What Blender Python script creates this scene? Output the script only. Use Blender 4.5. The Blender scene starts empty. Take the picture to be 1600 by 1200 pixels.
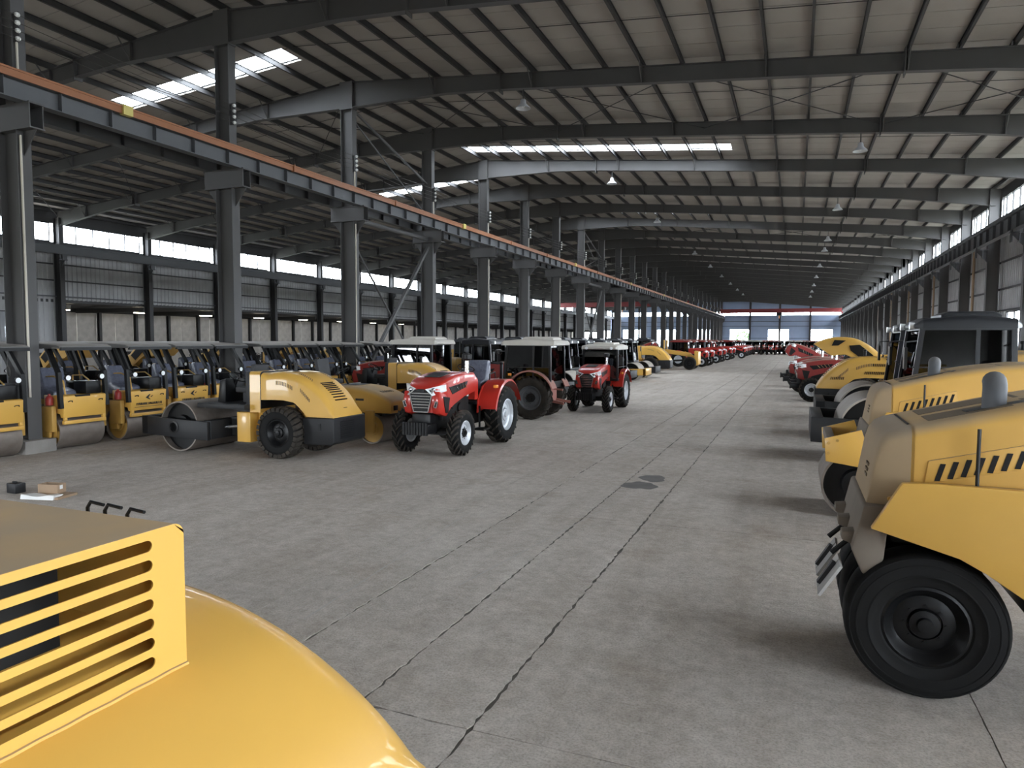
import bpy, bmesh, math, random
from mathutils import Vector, Matrix
random.seed(7)
PI = math.pi
scene = bpy.context.scene
COL = scene.collection

# ------------------------------------------------------------------ camera
CAM_YAW, CAM_PITCH, CAM_ROLL = math.radians(22.154), math.radians(3.645), math.radians(.25)
cam = bpy.data.cameras.new('camera'); cam_o = bpy.data.objects.new('camera', cam); COL.objects.link(cam_o)
cam.lens = 36 * 1090 / 1600; cam.sensor_width = 36; cam.clip_start = .05; cam.clip_end = 600
_f = Vector((-math.sin(CAM_YAW) * math.cos(CAM_PITCH), math.cos(CAM_YAW) * math.cos(CAM_PITCH), -math.sin(CAM_PITCH)))
_r = Vector((math.cos(CAM_YAW), math.sin(CAM_YAW), 0)); _u = _r.cross(_f)
_r2 = _r * math.cos(CAM_ROLL) + _u * math.sin(CAM_ROLL); _u2 = -_r * math.sin(CAM_ROLL) + _u * math.cos(CAM_ROLL)
M = Matrix((_r2, _u2, -_f)).transposed().to_4x4(); M.translation = (0, 0, 2.48)
cam_o.matrix_world = M
scene.camera = cam_o

# ------------------------------------------------------------------ world: bright overcast sky
W = bpy.data.worlds.new('sky'); scene.world = W; W.use_nodes = True
bg = W.node_tree.nodes['Background']; bg.inputs[0].default_value = (.86, .93, 1, 1); bg.inputs[1].default_value = 16.0
# daylight portals in the openings of the hall (unseen doors behind, the south one kept for fill light, clerestories, low windows, roof lights)
def portal(name, loc, rot, sx, sy):
    l = bpy.data.lights.new(name, 'AREA'); l.shape = 'RECTANGLE'; l.size = sx; l.size_y = sy
    o = bpy.data.objects.new(name, l); COL.objects.link(o); o.location = loc; o.rotation_euler = rot
    l.cycles.is_portal = True
    return o
portal('daylight_clerestory_west', (-40.05, 76, 8.57), (0, -PI/2, 0), 1.06, 168)
portal('daylight_clerestory_east', (8.85, 76, 8.8), (0, PI/2, 0), 1.2, 168)
portal('daylight_low_windows_east', (8.85, 76, 2.5), (0, PI/2, 0), 2.7, 168)
portal('daylight_fill_door', (-9.5, -8.05, 1.75), (PI/2, 0, 0), 5, 3.5)  # unseen gateway behind the camera, added as fill light
portal('daylight_far_windows', (-3.5, 159.9, 6), (-PI/2, 0, 0), 24, 6)
portal('daylight_west_door', (-28, -8.05, 1.75), (PI/2, 0, 0), 8, 3.5)
for _x, _y, _w in ((-9.2, 32, 12.6), (-20, 19, 8.2), (-9.2, 49, 12.6), (-20.4, 37, 7)):
    portal('daylight_rooflight', (_x, _y + .5, 12.0 - .087 * abs(_x + 15.5)), (0, 0, 0), _w, 1)
scene.view_settings.view_transform = 'Standard'; scene.view_settings.look = 'None'
scene.view_settings.exposure = 1.1; scene.view_settings.gamma = 1; scene.view_settings.use_curve_mapping = False
scene.cycles.max_bounces = 8; scene.cycles.diffuse_bounces = 5; scene.cycles.transparent_max_bounces = 16
scene.cycles.sample_clamp_indirect = 8; scene.cycles.caustics_reflective = False; scene.cycles.caustics_refractive = False

# ------------------------------------------------------------------ materials
MATS = {}
def P(name, col, rough=.5, metal=0, noise=0, nscale=6, col2=None, dust=0, dustcol=(.32, .27, .21), coat=0, bump=0, bscale=40, spec=.5, grain=0):
    """procedural paint / metal / stone: noise mixes col->col2, dust settles on upward faces in patches"""
    m = bpy.data.materials.new(name); m.use_nodes = True; n = m.node_tree.nodes; L = m.node_tree.links
    b = n['Principled BSDF']; b.inputs['Roughness'].default_value = rough; b.inputs['Metallic'].default_value = metal
    b.inputs['Coat Weight'].default_value = coat; b.inputs['Specular IOR Level'].default_value = spec
    tc = n.new('ShaderNodeTexCoord')
    out = None
    if noise:
        nz = n.new('ShaderNodeTexNoise'); nz.inputs['Scale'].default_value = nscale; nz.inputs['Detail'].default_value = 6
        L.new(tc.outputs['Object'], nz.inputs['Vector'])
        rp = n.new('ShaderNodeValToRGB'); rp.color_ramp.elements[0].position = .5 - .25; rp.color_ramp.elements[1].position = .5 + .25
        c2 = col2 or tuple(c * .7 for c in col)
        rp.color_ramp.elements[0].color = (*[a + (b_ - a) * noise for a, b_ in zip(col, c2)], 1); rp.color_ramp.elements[1].color = (*col, 1)
        L.new(nz.outputs['Fac'], rp.inputs['Fac']); out = rp.outputs['Color']
    if dust:
        ge = n.new('ShaderNodeNewGeometry'); sp = n.new('ShaderNodeSeparateXYZ'); L.new(ge.outputs['Normal'], sp.inputs[0])
        nz2 = n.new('ShaderNodeTexNoise'); nz2.inputs['Scale'].default_value = 2.3; nz2.inputs['Detail'].default_value = 8
        L.new(tc.outputs['Object'], nz2.inputs['Vector'])
        mp = n.new('ShaderNodeMapRange'); mp.inputs[1].default_value = .25; mp.inputs[2].default_value = .85; L.new(sp.outputs['Z'], mp.inputs[0])
        mp2 = n.new('ShaderNodeMapRange'); mp2.inputs[1].default_value = .3; mp2.inputs[2].default_value = .7; mp2.inputs[3].default_value = .55; L.new(nz2.outputs['Fac'], mp2.inputs[0])
        mu = n.new('ShaderNodeMath'); mu.operation = 'MULTIPLY'; L.new(mp.outputs[0], mu.inputs[0]); L.new(mp2.outputs[0], mu.inputs[1])
        mu2 = n.new('ShaderNodeMath'); mu2.operation = 'MULTIPLY'; mu2.inputs[1].default_value = dust; L.new(mu.outputs[0], mu2.inputs[0])
        mx = n.new('ShaderNodeMix'); mx.data_type = 'RGBA'; L.new(mu2.outputs[0], mx.inputs[0])
        if out: L.new(out, mx.inputs[6])
        else: mx.inputs[6].default_value = (*col, 1)
        mx.inputs[7].default_value = (*dustcol, 1); out = mx.outputs[2]
        mr = n.new('ShaderNodeMapRange'); mr.inputs[3].default_value = rough; mr.inputs[4].default_value = .85; L.new(mu2.outputs[0], mr.inputs[0]); L.new(mr.outputs[0], b.inputs['Roughness'])
    if out: L.new(out, b.inputs['Base Color'])
    else: b.inputs['Base Color'].default_value = (*col, 1)
    if bump:
        nb = n.new('ShaderNodeTexNoise'); nb.inputs['Scale'].default_value = bscale; nb.inputs['Detail'].default_value = 5; L.new(tc.outputs['Object'], nb.inputs['Vector'])
        bp = n.new('ShaderNodeBump'); bp.inputs['Strength'].default_value = bump; bp.inputs['Distance'].default_value = .02
        L.new(nb.outputs['Fac'], bp.inputs['Height']); L.new(bp.outputs[0], b.inputs['Normal'])
    MATS[name] = m
    return m
YEL = (.63, .36, .072)
P('yellow_paint', YEL, .38, noise=.15, nscale=3, coat=.25)
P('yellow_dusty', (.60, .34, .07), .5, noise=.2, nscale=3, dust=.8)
P('yellow_caked', (.36, .255, .14), .7, noise=.4, nscale=3, col2=(.26, .19, .13), dust=.9, dustcol=(.3, .25, .2))
P('yellow_dirty', (.46, .265, .06), .55, noise=.35, nscale=4, dust=.4)
P('red_paint', (.45, .028, .018), .3, noise=.15, nscale=4, coat=.4)
P('red_dusty', (.24, .018, .014), .45, noise=.2, dust=.85)
P('pink_dusty', (.30, .11, .085), .6, noise=.3, dust=.6)
P('black_paint', (.006, .006, .0065), .4, spec=.3, noise=.3, nscale=5)
P('charcoal_paint', (.016, .016, .017), .5, spec=.3, noise=.3, nscale=5)
P('dark_iron', (.01, .01, .01), .55, spec=.3, noise=.4, nscale=9)
P('rubber', (.009, .009, .009), .7, noise=.4, nscale=7, col2=(.016, .015, .014), spec=.15)
P('rubber_lug', (.022, .02, .018), .8, noise=.7, nscale=9, col2=(.075, .062, .05), spec=.15)
P('rubber_dusty', (.02, .018, .016), .85, noise=.6, nscale=5, col2=(.06, .05, .04), spec=.15)
P('drum_steel', (.22, .19, .165), .5, .35, noise=.7, nscale=5, col2=(.13, .1, .08), bump=.1)
P('drum_steel_light', (.36, .33, .29), .55, .2, noise=.6, nscale=4, col2=(.25, .2, .16), bump=.1)
P('rim_silver', (.55, .57, .6), .35, .3)
P('chrome', (.75, .76, .78), .15, 1)
P('white_roof', (.55, .52, .47), .6, noise=.3, nscale=3, dust=.3)
P('grey_canopy', (.11, .105, .1), .6, noise=.3, dust=.8, dustcol=(.3, .27, .24))
P('cab_black', (.008, .009, .012), .35, dust=.25, dustcol=(.07, .07, .08))
P('seat_vinyl', (.02, .02, .022), .6)
P('plastic_wrap', (.13, .14, .18), .22, noise=.6, nscale=14, col2=(.05, .05, .07), bump=.6, bscale=9)
P('lamp_white', (.85, .87, .88), .2)
P('amber', (.8, .28, .03), .3)
P('grey_pipe', (.075, .078, .085), .55, dust=.4, dustcol=(.2, .19, .18))
P('dust_mesh', (.16, .115, .07), .8, noise=.5, nscale=60)
P('dust_grey', (.2, .165, .13), .8, noise=.4, nscale=5)
P('print_black', (.02, .018, .015), .6)
P('scraper_grey', (.42, .41, .39), .6, noise=.3)
P('scraper_rubber', (.04, .04, .045), .6)
P('cardboard', (.32, .22, .14), .8, noise=.3, nscale=5)
P('tape_white', (.7, .7, .68), .5)
P('film_white', (.7, .7, .68), .3, bump=.6, bscale=8)
P('wood', (.3, .2, .11), .8, noise=.5, nscale=12)
# structure
P('steel_grey', (.075, .072, .072), .62, noise=.25, nscale=2, bump=.05)
P('steel_dark', (.042, .041, .042), .62, noise=.3, nscale=3)
P('girder_grey', (.085, .088, .094), .55, noise=.25, nscale=2)
P('roof_sheet', (.40, .375, .345), .7, noise=.35, nscale=1.3, col2=(.3, .26, .22))
P('wall_sheet', (.42, .42, .43), .55, noise=.6, nscale=1.2, col2=(.24, .23, .22))
P('wall_sheet_blue', (.22, .28, .40), .55, noise=.3, nscale=1.2)
P('concrete_panel', (.55, .52, .48), .9, noise=.8, nscale=2.2, col2=(.33, .3, .27), bump=.2)
P('pedestal', (.27, .25, .23), .9, noise=.5, nscale=5, bump=.3)
P('rail_orange', (.30, .115, .045), .5, noise=.3, nscale=8)
P('collector_yellow', (.6, .5, .15), .5)
P('crane_red', (.2, .025, .025), .5)
P('reservoir_red', (.3, .03, .025), .4)
P('cream_pipe', (.55, .5, .42), .5)
P('tan_pipe', (.32, .22, .14), .6)
P('insulator', (.75, .75, .72), .25)
P('wire', (.06, .055, .05), .5, .3)
P('outdoor_ground', (.2, .2, .17), .9, noise=.5, nscale=.3)
P('bark', (.1, .07, .05), .9)
P('leaf', (.07, .14, .035), .7, noise=.6, nscale=3, col2=(.03, .07, .02))
def glass(name, tint, fac=.12, rough=.02):
    m = bpy.data.materials.new(name); m.use_nodes = True; n = m.node_tree.nodes; L = m.node_tree.links
    n.remove(n['Principled BSDF']); t = n.new('ShaderNodeBsdfTransparent'); t.inputs[0].default_value = (*tint, 1)
    g = n.new('ShaderNodeBsdfGlossy'); g.inputs['Roughness'].default_value = rough
    mx = n.new('ShaderNodeMixShader'); mx.inputs[0].default_value = fac; L.new(t.outputs[0], mx.inputs[1]); L.new(g.outputs[0], mx.inputs[2])
    L.new(mx.outputs[0], n['Material Output'].inputs[0]); MATS[name] = m
glass('window_glass', (.95, .96, .97), .03)
glass('cab_glass', (.05, .085, .075), .07)
glass('plastic_clear', (.75, .78, .8), .05, .15)
def emit(name, col, s):
    m = bpy.data.materials.new(name); m.use_nodes = True; n = m.node_tree.nodes
    b = n['Principled BSDF']; b.inputs['Emission Color'].default_value = (*col, 1); b.inputs['Emission Strength'].default_value = s; MATS[name] = m
emit('tube_light', (1, .9, .7), 14)

def concrete_floor():
    m = bpy.data.materials.new('concrete_floor'); m.use_nodes = True; n = m.node_tree.nodes; L = m.node_tree.links
    b = n['Principled BSDF']; b.inputs['Roughness'].default_value = .9; b.inputs['Specular IOR Level'].default_value = .1
    ge = n.new('ShaderNodeNewGeometry')
    def noise(scale, detail=8, rough=.6, sc=(1, 1, 1)):
        mpn = n.new('ShaderNodeMapping'); mpn.inputs['Scale'].default_value = sc; L.new(ge.outputs['Position'], mpn.inputs['Vector'])
        z = n.new('ShaderNodeTexNoise'); z.inputs['Scale'].default_value = scale; z.inputs['Detail'].default_value = detail; z.inputs['Roughness'].default_value = rough
        L.new(mpn.outputs[0], z.inputs['Vector']); return z.outputs['Fac']
    def ramp(fac, p0, c0, p1, c1):
        r = n.new('ShaderNodeValToRGB'); r.color_ramp.elements[0].position = p0; r.color_ramp.elements[1].position = p1
        r.color_ramp.elements[0].color = (*c0, 1); r.color_ramp.elements[1].color = (*c1, 1); L.new(fac, r.inputs[0]); return r.outputs[0]
    def mult(a, b_, f=1):
        x = n.new('ShaderNodeMix'); x.data_type = 'RGBA'; x.blend_type = 'MULTIPLY'; x.inputs[0].default_value = f; L.new(a, x.inputs[6]); L.new(b_, x.inputs[7]); return x.outputs[2]
    c = ramp(noise(.35, 6), .3, (.51, .46, .41), .7, (.62, .58, .535))
    c = mult(c, ramp(noise(9, 10, .75), .3, (.72, .7, .68), .75, (1.1, 1.1, 1.1)))
    c = mult(c, ramp(noise(55, 4, .7), .3, (.68, .67, .66), .55, (1.05, 1.05, 1.05)))
    c = mult(c, ramp(noise(3.2, 10, .7), .35, (.88, .87, .86), .6, (1.03, 1.03, 1.03)))
    c = mult(c, ramp(noise(1.6, 6, .6, (1.6, .12, 1)), .38, (.92, .91, .9), .6, (1.02, 1.02, 1.02)))   # streaks along the aisle from tyres
    c = mult(c, ramp(noise(.9, 4, .5), .2, (.8, .75, .7), .42, (1, 1, 1)))
    L.new(c, b.inputs['Base Color'])
    bp = n.new('ShaderNodeBump'); bp.inputs['Strength'].default_value = .8; bp.inputs['Distance'].default_value = .015
    ad = n.new('ShaderNodeMath'); ad.operation = 'ADD'; L.new(noise(28, 8, .75), ad.inputs[0]); L.new(noise(6, 6, .6), ad.inputs[1])
    L.new(ad.outputs[0], bp.inputs['Height']); L.new(bp.outputs[0], b.inputs['Normal']); MATS['concrete_floor'] = m
concrete_floor()
P('oil_stain', (.06, .052, .048), .6, noise=.7, nscale=4, col2=(.13, .115, .1))
P('joint_dirt', (.13, .118, .105), .95, noise=.5, nscale=12)
P('chalk_line', (.46, .43, .40), .9, noise=.5, nscale=9)

# ------------------------------------------------------------------ mesh helpers
class MB:
    def __init__(s): s.v = []; s.f = []
    def add(s, vs, fs):
        o = len(s.v); s.v += [tuple(p) for p in vs]; s.f += [tuple(i + o for i in f) for f in fs]; return s
    def box(s, x0, x1, y0, y1, z0, z1):
        return s.add([(x0,y0,z0),(x1,y0,z0),(x1,y1,z0),(x0,y1,z0),(x0,y0,z1),(x1,y0,z1),(x1,y1,z1),(x0,y1,z1)],
                     [(3,2,1,0),(4,5,6,7),(0,1,5,4),(1,2,6,5),(2,3,7,6),(3,0,4,7)])
    def prism(s, pts, a0, a1, axis='y'):
        """polygon pts (u,v) extruded along axis; y: (u,v)=(x,z); x: (y,z); z: (x,y)"""
        A = 0
        for i in range(len(pts)):
            (u0, v0), (u1, v1) = pts[i], pts[(i+1) % len(pts)]; A += u0*v1 - u1*v0
        if A < 0: pts = pts[::-1]
        k = len(pts)
        f = {'y': lambda u, v, a: (u, a, v), 'x': lambda u, v, a: (a, u, v), 'z': lambda u, v, a: (u, v, a)}[axis]
        vs = [f(u, v, a0) for u, v in pts] + [f(u, v, a1) for u, v in pts]
        fl = axis == 'y'
        fs = [tuple(range(k))[::1 if fl else -1], tuple(range(k, 2*k))[::-1 if fl else 1]]
        for i in range(k):
            j = (i+1) % k; q = (i, j, k+j, k+i); fs.append(q[::-1] if fl else q)
        return s.add(vs, fs)
    def cyl(s, p0, p1, r0, r1=None, n=12, cap=True):
        r1 = r0 if r1 is None else r1
        p0, p1 = Vector(p0), Vector(p1); d = (p1 - p0).normalized()
        a = d.orthogonal().normalized(); b = d.cross(a)
        vs = []
        for p, r in ((p0, r0), (p1, r1)):
            for i in range(n):
                t = 2*PI*i/n; vs.append(p + (a*math.cos(t) + b*math.sin(t))*r)
        fs = [(i, (i+1) % n, n+(i+1) % n, n+i) for i in range(n)]
        if cap: fs += [tuple(range(n))[::-1], tuple(range(n, 2*n))]
        return s.add(vs, fs)
    def tube(s, path, r, n=8):
        path = [Vector(p) for p in path]; vs = []; k = len(path)
        d0 = (path[1]-path[0]).normalized(); a = d0.orthogonal().normalized()
        for i, p in enumerate(path):
            d = (path[min(i+1, k-1)] - path[max(i-1, 0)]).normalized()
            a = (a - d*a.dot(d)).normalized(); b = d.cross(a)
            vs += [p + (a*math.cos(2*PI*j/n) + b*math.sin(2*PI*j/n))*r for j in range(n)]
        fs = [(i*n+j, i*n+(j+1) % n, (i+1)*n+(j+1) % n, (i+1)*n+j) for i in range(k-1) for j in range(n)]
        fs += [tuple(range(n))[::-1], tuple(range((k-1)*n, k*n))]
        return s.add(vs, fs)
    def lathe(s, prof, c=(0,0,0), axis='y', n=32, closed=False):
        """prof: (radius, offset along axis)"""
        vs = []; k = len(prof)
        for i in range(n):
            t = 2*PI*i/n; ct, st = math.cos(t), math.sin(t)
            for r, h in prof:
                p = (r*ct, h, r*st) if axis == 'y' else ((r*ct, r*st, h) if axis == 'z' else (h, r*ct, r*st))
                vs.append((c[0]+p[0], c[1]+p[1], c[2]+p[2]))
        fs = []
        for i in range(n):
            j = (i+1) % n
            for q in range(k if closed else k-1):
                w = (q+1) % k; fs.append((i*k+q, i*k+w, j*k+w, j*k+q))
        return s.add(vs, fs)
    def loft(s, secs, cap=True):
        k = len(secs[0]); vs = [p for sec in secs for p in sec]
        fs = [(i*k+j, i*k+(j+1) % k, (i+1)*k+(j+1) % k, (i+1)*k+j) for i in range(len(secs)-1) for j in range(k)]
        if cap: fs += [tuple(range(k))[::-1], tuple(range((len(secs)-1)*k, len(secs)*k))]
        return s.add(vs, fs)
    def beam(s, p0, p1, w, h):
        """rectangular bar between two points"""
        p0, p1 = Vector(p0), Vector(p1); d = (p1-p0).normalized()
        up = Vector((0,0,1)) if abs(d.z) < .95 else Vector((1,0,0))
        a = d.cross(up).normalized()*w/2; b = a.cross(d).normalized()*h/2
        vs = [p+q for p in (p0, p1) for q in (-a-b, a-b, a+b, -a+b)]
        return s.add(vs, [(0,1,2,3)[::-1], (4,5,6,7), (0,1,5,4), (1,2,6,5), (2,3,7,6), (3,0,4,7)])
    def mesh(s, name, bevel=0, angle=40, seg=2):
        me = bpy.data.meshes.new(name); me.from_pydata(s.v, [], s.f)
        bm = bmesh.new(); bm.from_mesh(me)
        bmesh.ops.recalc_face_normals(bm, faces=bm.faces)
        if bevel:
            ed = [e for e in bm.edges if len(e.link_faces) == 2 and e.calc_face_angle(0) > math.radians(35)]
            bmesh.ops.bevel(bm, geom=ed, offset=bevel, segments=seg, affect='EDGES', clamp_overlap=True, profile=.5)
        for f in bm.faces: f.smooth = True
        for e in bm.edges:
            if len(e.link_faces) == 2 and e.calc_face_angle(0) > math.radians(angle): e.smooth = False
        bm.to_mesh(me); bm.free(); return me
def put(name, me, mat, parent=None, loc=None, bevel=0, angle=40):
    if isinstance(me, MB): me = me.mesh(name, bevel, angle)
    o = bpy.data.objects.new(name, me); COL.objects.link(o)
    if mat and not me.materials: me.materials.append(MATS[mat])
    if parent: o.parent = parent
    if loc: o.location = loc
    return o
def tag(o, label, cat, group=None, kind=None):
    if label: o['label'] = label
    if cat: o['category'] = cat
    if group: o['group'] = group
    if kind: o['kind'] = kind
    return o
def thing(name, label, cat, loc=(0,0,0), rz=0, group=None):
    o = bpy.data.objects.new(name, None); COL.objects.link(o); o.location = loc; o.rotation_euler = (0,0,rz); o.empty_display_size = .2
    return tag(o, label, cat, group)
def struct(name, mb=None, mat=None, bevel=0):
    o = put(name, mb, mat, bevel=bevel) if mb else bpy.data.objects.new(name, None)
    if not mb: COL.objects.link(o)
    o['kind'] = 'structure'; return o
def dup(root, loc, rz, label=None, group=None, scale=None):
    """copy a thing with its parts and sub-parts (mesh data shared)"""
    def cp(o, par):
        c = o.copy(); COL.objects.link(c); c.parent = par
        for ch in o.children: cp(ch, c)
        return c
    r = cp(root, None); r.location = loc; r.rotation_euler = (0,0,rz)
    if scale: r.scale = (scale,)*3
    if label: r['label'] = label
    if group: r['group'] = group
    return r
TXT = {}
def text(s, size, name, mat, parent, loc, rot):
    if (s, size) not in TXT:
        cu = bpy.data.curves.new('t', 'FONT'); cu.body = s; cu.size = size; cu.align_x = 'CENTER'; cu.align_y = 'CENTER'; cu.extrude = .002; cu.offset = .0015
        ob = bpy.data.objects.new('t', cu); COL.objects.link(ob)
        dg = bpy.context.evaluated_depsgraph_get(); me = bpy.data.meshes.new_from_object(ob.evaluated_get(dg))
        bpy.data.objects.remove(ob); bpy.data.curves.remove(cu); me.materials.clear(); TXT[(s, size)] = me
    o = put(name, TXT[(s, size)], mat, parent, loc); o.rotation_euler = rot; return o

# ------------------------------------------------------------------ the hall: grid
XM, XR, XL = -15.5, 8.6, -39.9            # ridge column line, east column line, west column line
YS = [10 + 6*n for n in range(-3, 26)]    # frames
Y0, Y1 = -8.0, 160.0
SL = .087
def rz_(x): return 12.05 - SL*abs(x - XM) # underside of the roof sheet

# floor: slabs with ragged joints over a dirt bed
floor = struct('floor', MB().box(-47.2, 9.3, Y0-1, Y1+.6, -.2, -.009), 'joint_dirt')
XJ = [-47, -39.9, -33, -26, -20, -15.5, -11.2, -7.9, -6.2, -4.5, -3.68, -2.70, -1.86, 1.2, 4.8, 9.2]
YJ = [-9, -5, -.5, 3.88, 9.32, 15, 21, 27, 33, 39, 45, 57, 69, 81, 93, 105, 117, 129, 141, 153, 160.5]
_h = {}
def jit(i, k, a):
    if (i, k) not in _h: _h[(i, k)] = random.uniform(-a, a)
    return _h[(i, k)]
def slab(i, j):
    x0, x1, y0, y1 = XJ[i], XJ[i+1], YJ[j], YJ[j+1]
    rag = lambda q: .013 if XJ[q] in (-3.68, -2.70, -1.86) else .004
    gap = lambda q: .012 if XJ[q] in (-3.68, -2.70, -1.86) else .004
    st = .07 if y1 < 16 and XJ[i] > -5 else (.22 if y1 < 34 else 3.0)
    nn = max(1, int((y1-y0)/st)); ys = [y0 + (y1-y0)*t/nn for t in range(nn+1)]
    near = y1 < 34
    L_ = [(x0 + gap(i) + (jit(('l', i), round(y, 2), rag(i)) if near else 0), y) for y in ys]
    R_ = [(x1 - gap(i+1) - (jit(('r', i+1), round(y, 2), rag(i+1)) if near else 0), y) for y in ys]
    g = .005
    L_[0] = (L_[0][0], y0+g); R_[0] = (R_[0][0], y0+g); L_[-1] = (L_[-1][0], y1-g); R_[-1] = (R_[-1][0], y1-g)
    xs = [x0 + (x1-x0)*t/6 for t in range(1, 6)]
    bot = [(x, y0+g+jit(('c', i), (j, round(x, 2)), .012)) for x in xs] if near else []
    top = [(x, y1-g+jit(('d', i), (j, round(x, 2)), .012)) for x in xs] if near else []
    poly = L_[:1] + bot + R_ + top[::-1] + L_[:0:-1]
    return MB().prism(poly, -.03, 0, 'z')
for i in range(len(XJ)-1):
    for j in range(len(YJ)-1):
        put('concrete_slab', slab(i, j), 'concrete_floor', floor)
# stain and scratch marks lying in the floor surface
def blob(cx, cy, rx, ry, rot=0, n=28, seed=1):
    rnd = random.Random(seed); pts = []
    ph = [rnd.uniform(0, 6.28) for _ in range(4)]
    for k in range(n):
        t = 2*PI*k/n; r = 1 + .12*math.sin(2*t+ph[0]) + .1*math.sin(3*t+ph[1]) + .06*math.sin(7*t+ph[2])
        x, y = rx*r*math.cos(t), ry*r*math.sin(t)
        pts.append((cx + x*math.cos(rot) - y*math.sin(rot), cy + x*math.sin(rot) + y*math.cos(rot)))
    return pts
put('oil_stain', MB().prism(blob(-2.42, 11.75, .27, .33, .2, seed=3), 0, .0015, 'z').prism(blob(-2.33, 12.45, .25, .28, 0, seed=5), 0, .0015, 'z'), 'oil_stain', floor)
put('scratch_line', MB().prism([(-3.1, 6.2), (-3.085, 6.2), (-2.35, 11.2), (-2.36, 11.2)], 0, .001, 'z'), 'chalk_line', floor)
put('scratch_line', MB().prism([(-3.98, 4.9), (-3.965, 4.9), (-4.29, 9.0), (-4.3, 9.0)], 0, .001, 'z'), 'chalk_line', floor)

put('painted_line', MB().prism([(-13.9, 8.2), (-13.86, 8.2), (-13.95, 12.0), (-13.99, 12.0)], 0, .001, 'z'), 'chalk_line', floor)

# ceiling: roof sheets, purlins, rafters
ceiling = struct('ceiling', MB().prism([(XM, 12.42), (XR+.7, rz_(XR+.7)+.37), (XR+.7, rz_(XR+.7)+.3), (XM, 12.35), (XL-.7, rz_(XL-.7)+.3), (XL-.7, rz_(XL-.7)+.37)], 62.05, Y1+.5, 'y'), 'roof_sheet')
SKY = {'m': {32: (-15.4, -2.9), 49: (-15.4, -2.9)}, 'l': {19: (-24, -16), 37: (-24, -17)}}
def sheet(xa, xb, y, w=1.0, m='roof_sheet', name='roof_sheet'):
    g = .012
    mb = MB().prism([(xa, rz_(xa)), (xb, rz_(xb)), (xb, rz_(xb)+.06), (xa, rz_(xa)+.06)], y+g, y+w-g, 'y')
    put(name, mb, m, ceiling)
for y in range(-9, 62):
    for side, (xa, xb) in (('m', (XM, XR+.7)), ('l', (XL-.7, XM))):
        if y in SKY[side]:
            a, b = SKY[side][y]
            if a > xa + .3: sheet(xa, a, y)
            if b < xb - .3: sheet(b, xb, y)
            sheet(a, b, y, m='window_glass', name='roof_light')
        else: sheet(xa, xb, y)
for y in range(-9, 63):   # seam caps over the joints between the sheets
    put('seam_cap', MB().prism([(XM, 12.125), (XR+.7, rz_(XR+.7)+.075), (XR+.7, rz_(XR+.7)+.062), (XM, 12.112), (XL-.7, rz_(XL-.7)+.062), (XL-.7, rz_(XL-.7)+.075)], y-.05, y+.05, 'y'), 'steel_dark', ceiling)
for y in range(62, 160, 14):
    for xa, xb in ((XM, XR+.7), (XL-.7, XM)): sheet(xa, xb, y, 14)
# purlins: C sections running the length of the hall
def purlin_mesh(): return MB().box(-.035, .035, Y0-1, Y1+.3, 0, .008).box(-.004, .004, Y0-1, Y1+.3, .008, .19).box(-.035, .035, Y0-1, Y1+.3, .182, .19).mesh('purlin')
pm = purlin_mesh()
NP = 20
PX = [XM + (XR-XM)*k/NP for k in range(NP+1)]; PXL = [XM + (XL-XM)*k/NP for k in range(1, NP+1)]
for x in PX + PXL:
    put('purlin', pm, 'steel_dark', ceiling, (x, 0, rz_(x)-.195))
# rafters: I beams, deeper at the columns, with joint plates and fly braces
def rafter(xa, xb, haunch_a, haunch_b):
    mb = MB(); zt = lambda x: rz_(x) - .2
    def dep(x):
        ta = max(0, 1-abs(x-xa)/4.5); tb = max(0, 1-abs(x-xb)/4.5); return .5 + haunch_a*ta + haunch_b*tb
    n = 12; xs = [xa + (xb-xa)*k/n for k in range(n+1)]
    for a, b in zip(xs, xs[1:]):
        mb.prism([(a, zt(a)), (b, zt(b)), (b, zt(b)-dep(b)), (a, zt(a)-dep(a))], -.006, .006, 'y')
        mb.prism([(a, zt(a)), (b, zt(b)), (b, zt(b)-.014), (a, zt(a)-.014)], -.11, .11, 'y')
        mb.prism([(a, zt(a)-dep(a)), (b, zt(b)-dep(b)), (b, zt(b)-dep(b)-.014), (a, zt(a)-dep(a)-.014)], -.11, .11, 'y')
    for x in ((2.5, -9.4) if xb > 0 else (-21.6, -33.5)):
        mb.box(x-.018, x+.018, -.15, .15, zt(x)-dep(x)-.12, zt(x)+.1)
    for k in (3, 6, 9, 12, 15, 18):
        x = xa + (xb-xa)*k/NP
        mb.box(x-.012, x+.012, -.1, .1, zt(x)-dep(x), zt(x))
        for sy in (-1, 1): mb.beam((x, sy*.1, zt(x)-dep(x)), (x, sy*.55, zt(x)+.06), .03, .03)
    for k in range(1, NP):
        x = xa + (xb-xa)*k/NP; mb.box(x-.06, x-.05, -.08, .08, zt(x), zt(x)+.17)
    return mb
rm = rafter(XM, XR, .42, .3).mesh('rafter'); rl = rafter(XM, XL, .42, .3).mesh('rafter')
for y in YS:
    put('rafter', rm, 'steel_grey', ceiling, (0, y, 0)); put('rafter', rl, 'steel_grey', ceiling, (0, y, 0))
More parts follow.
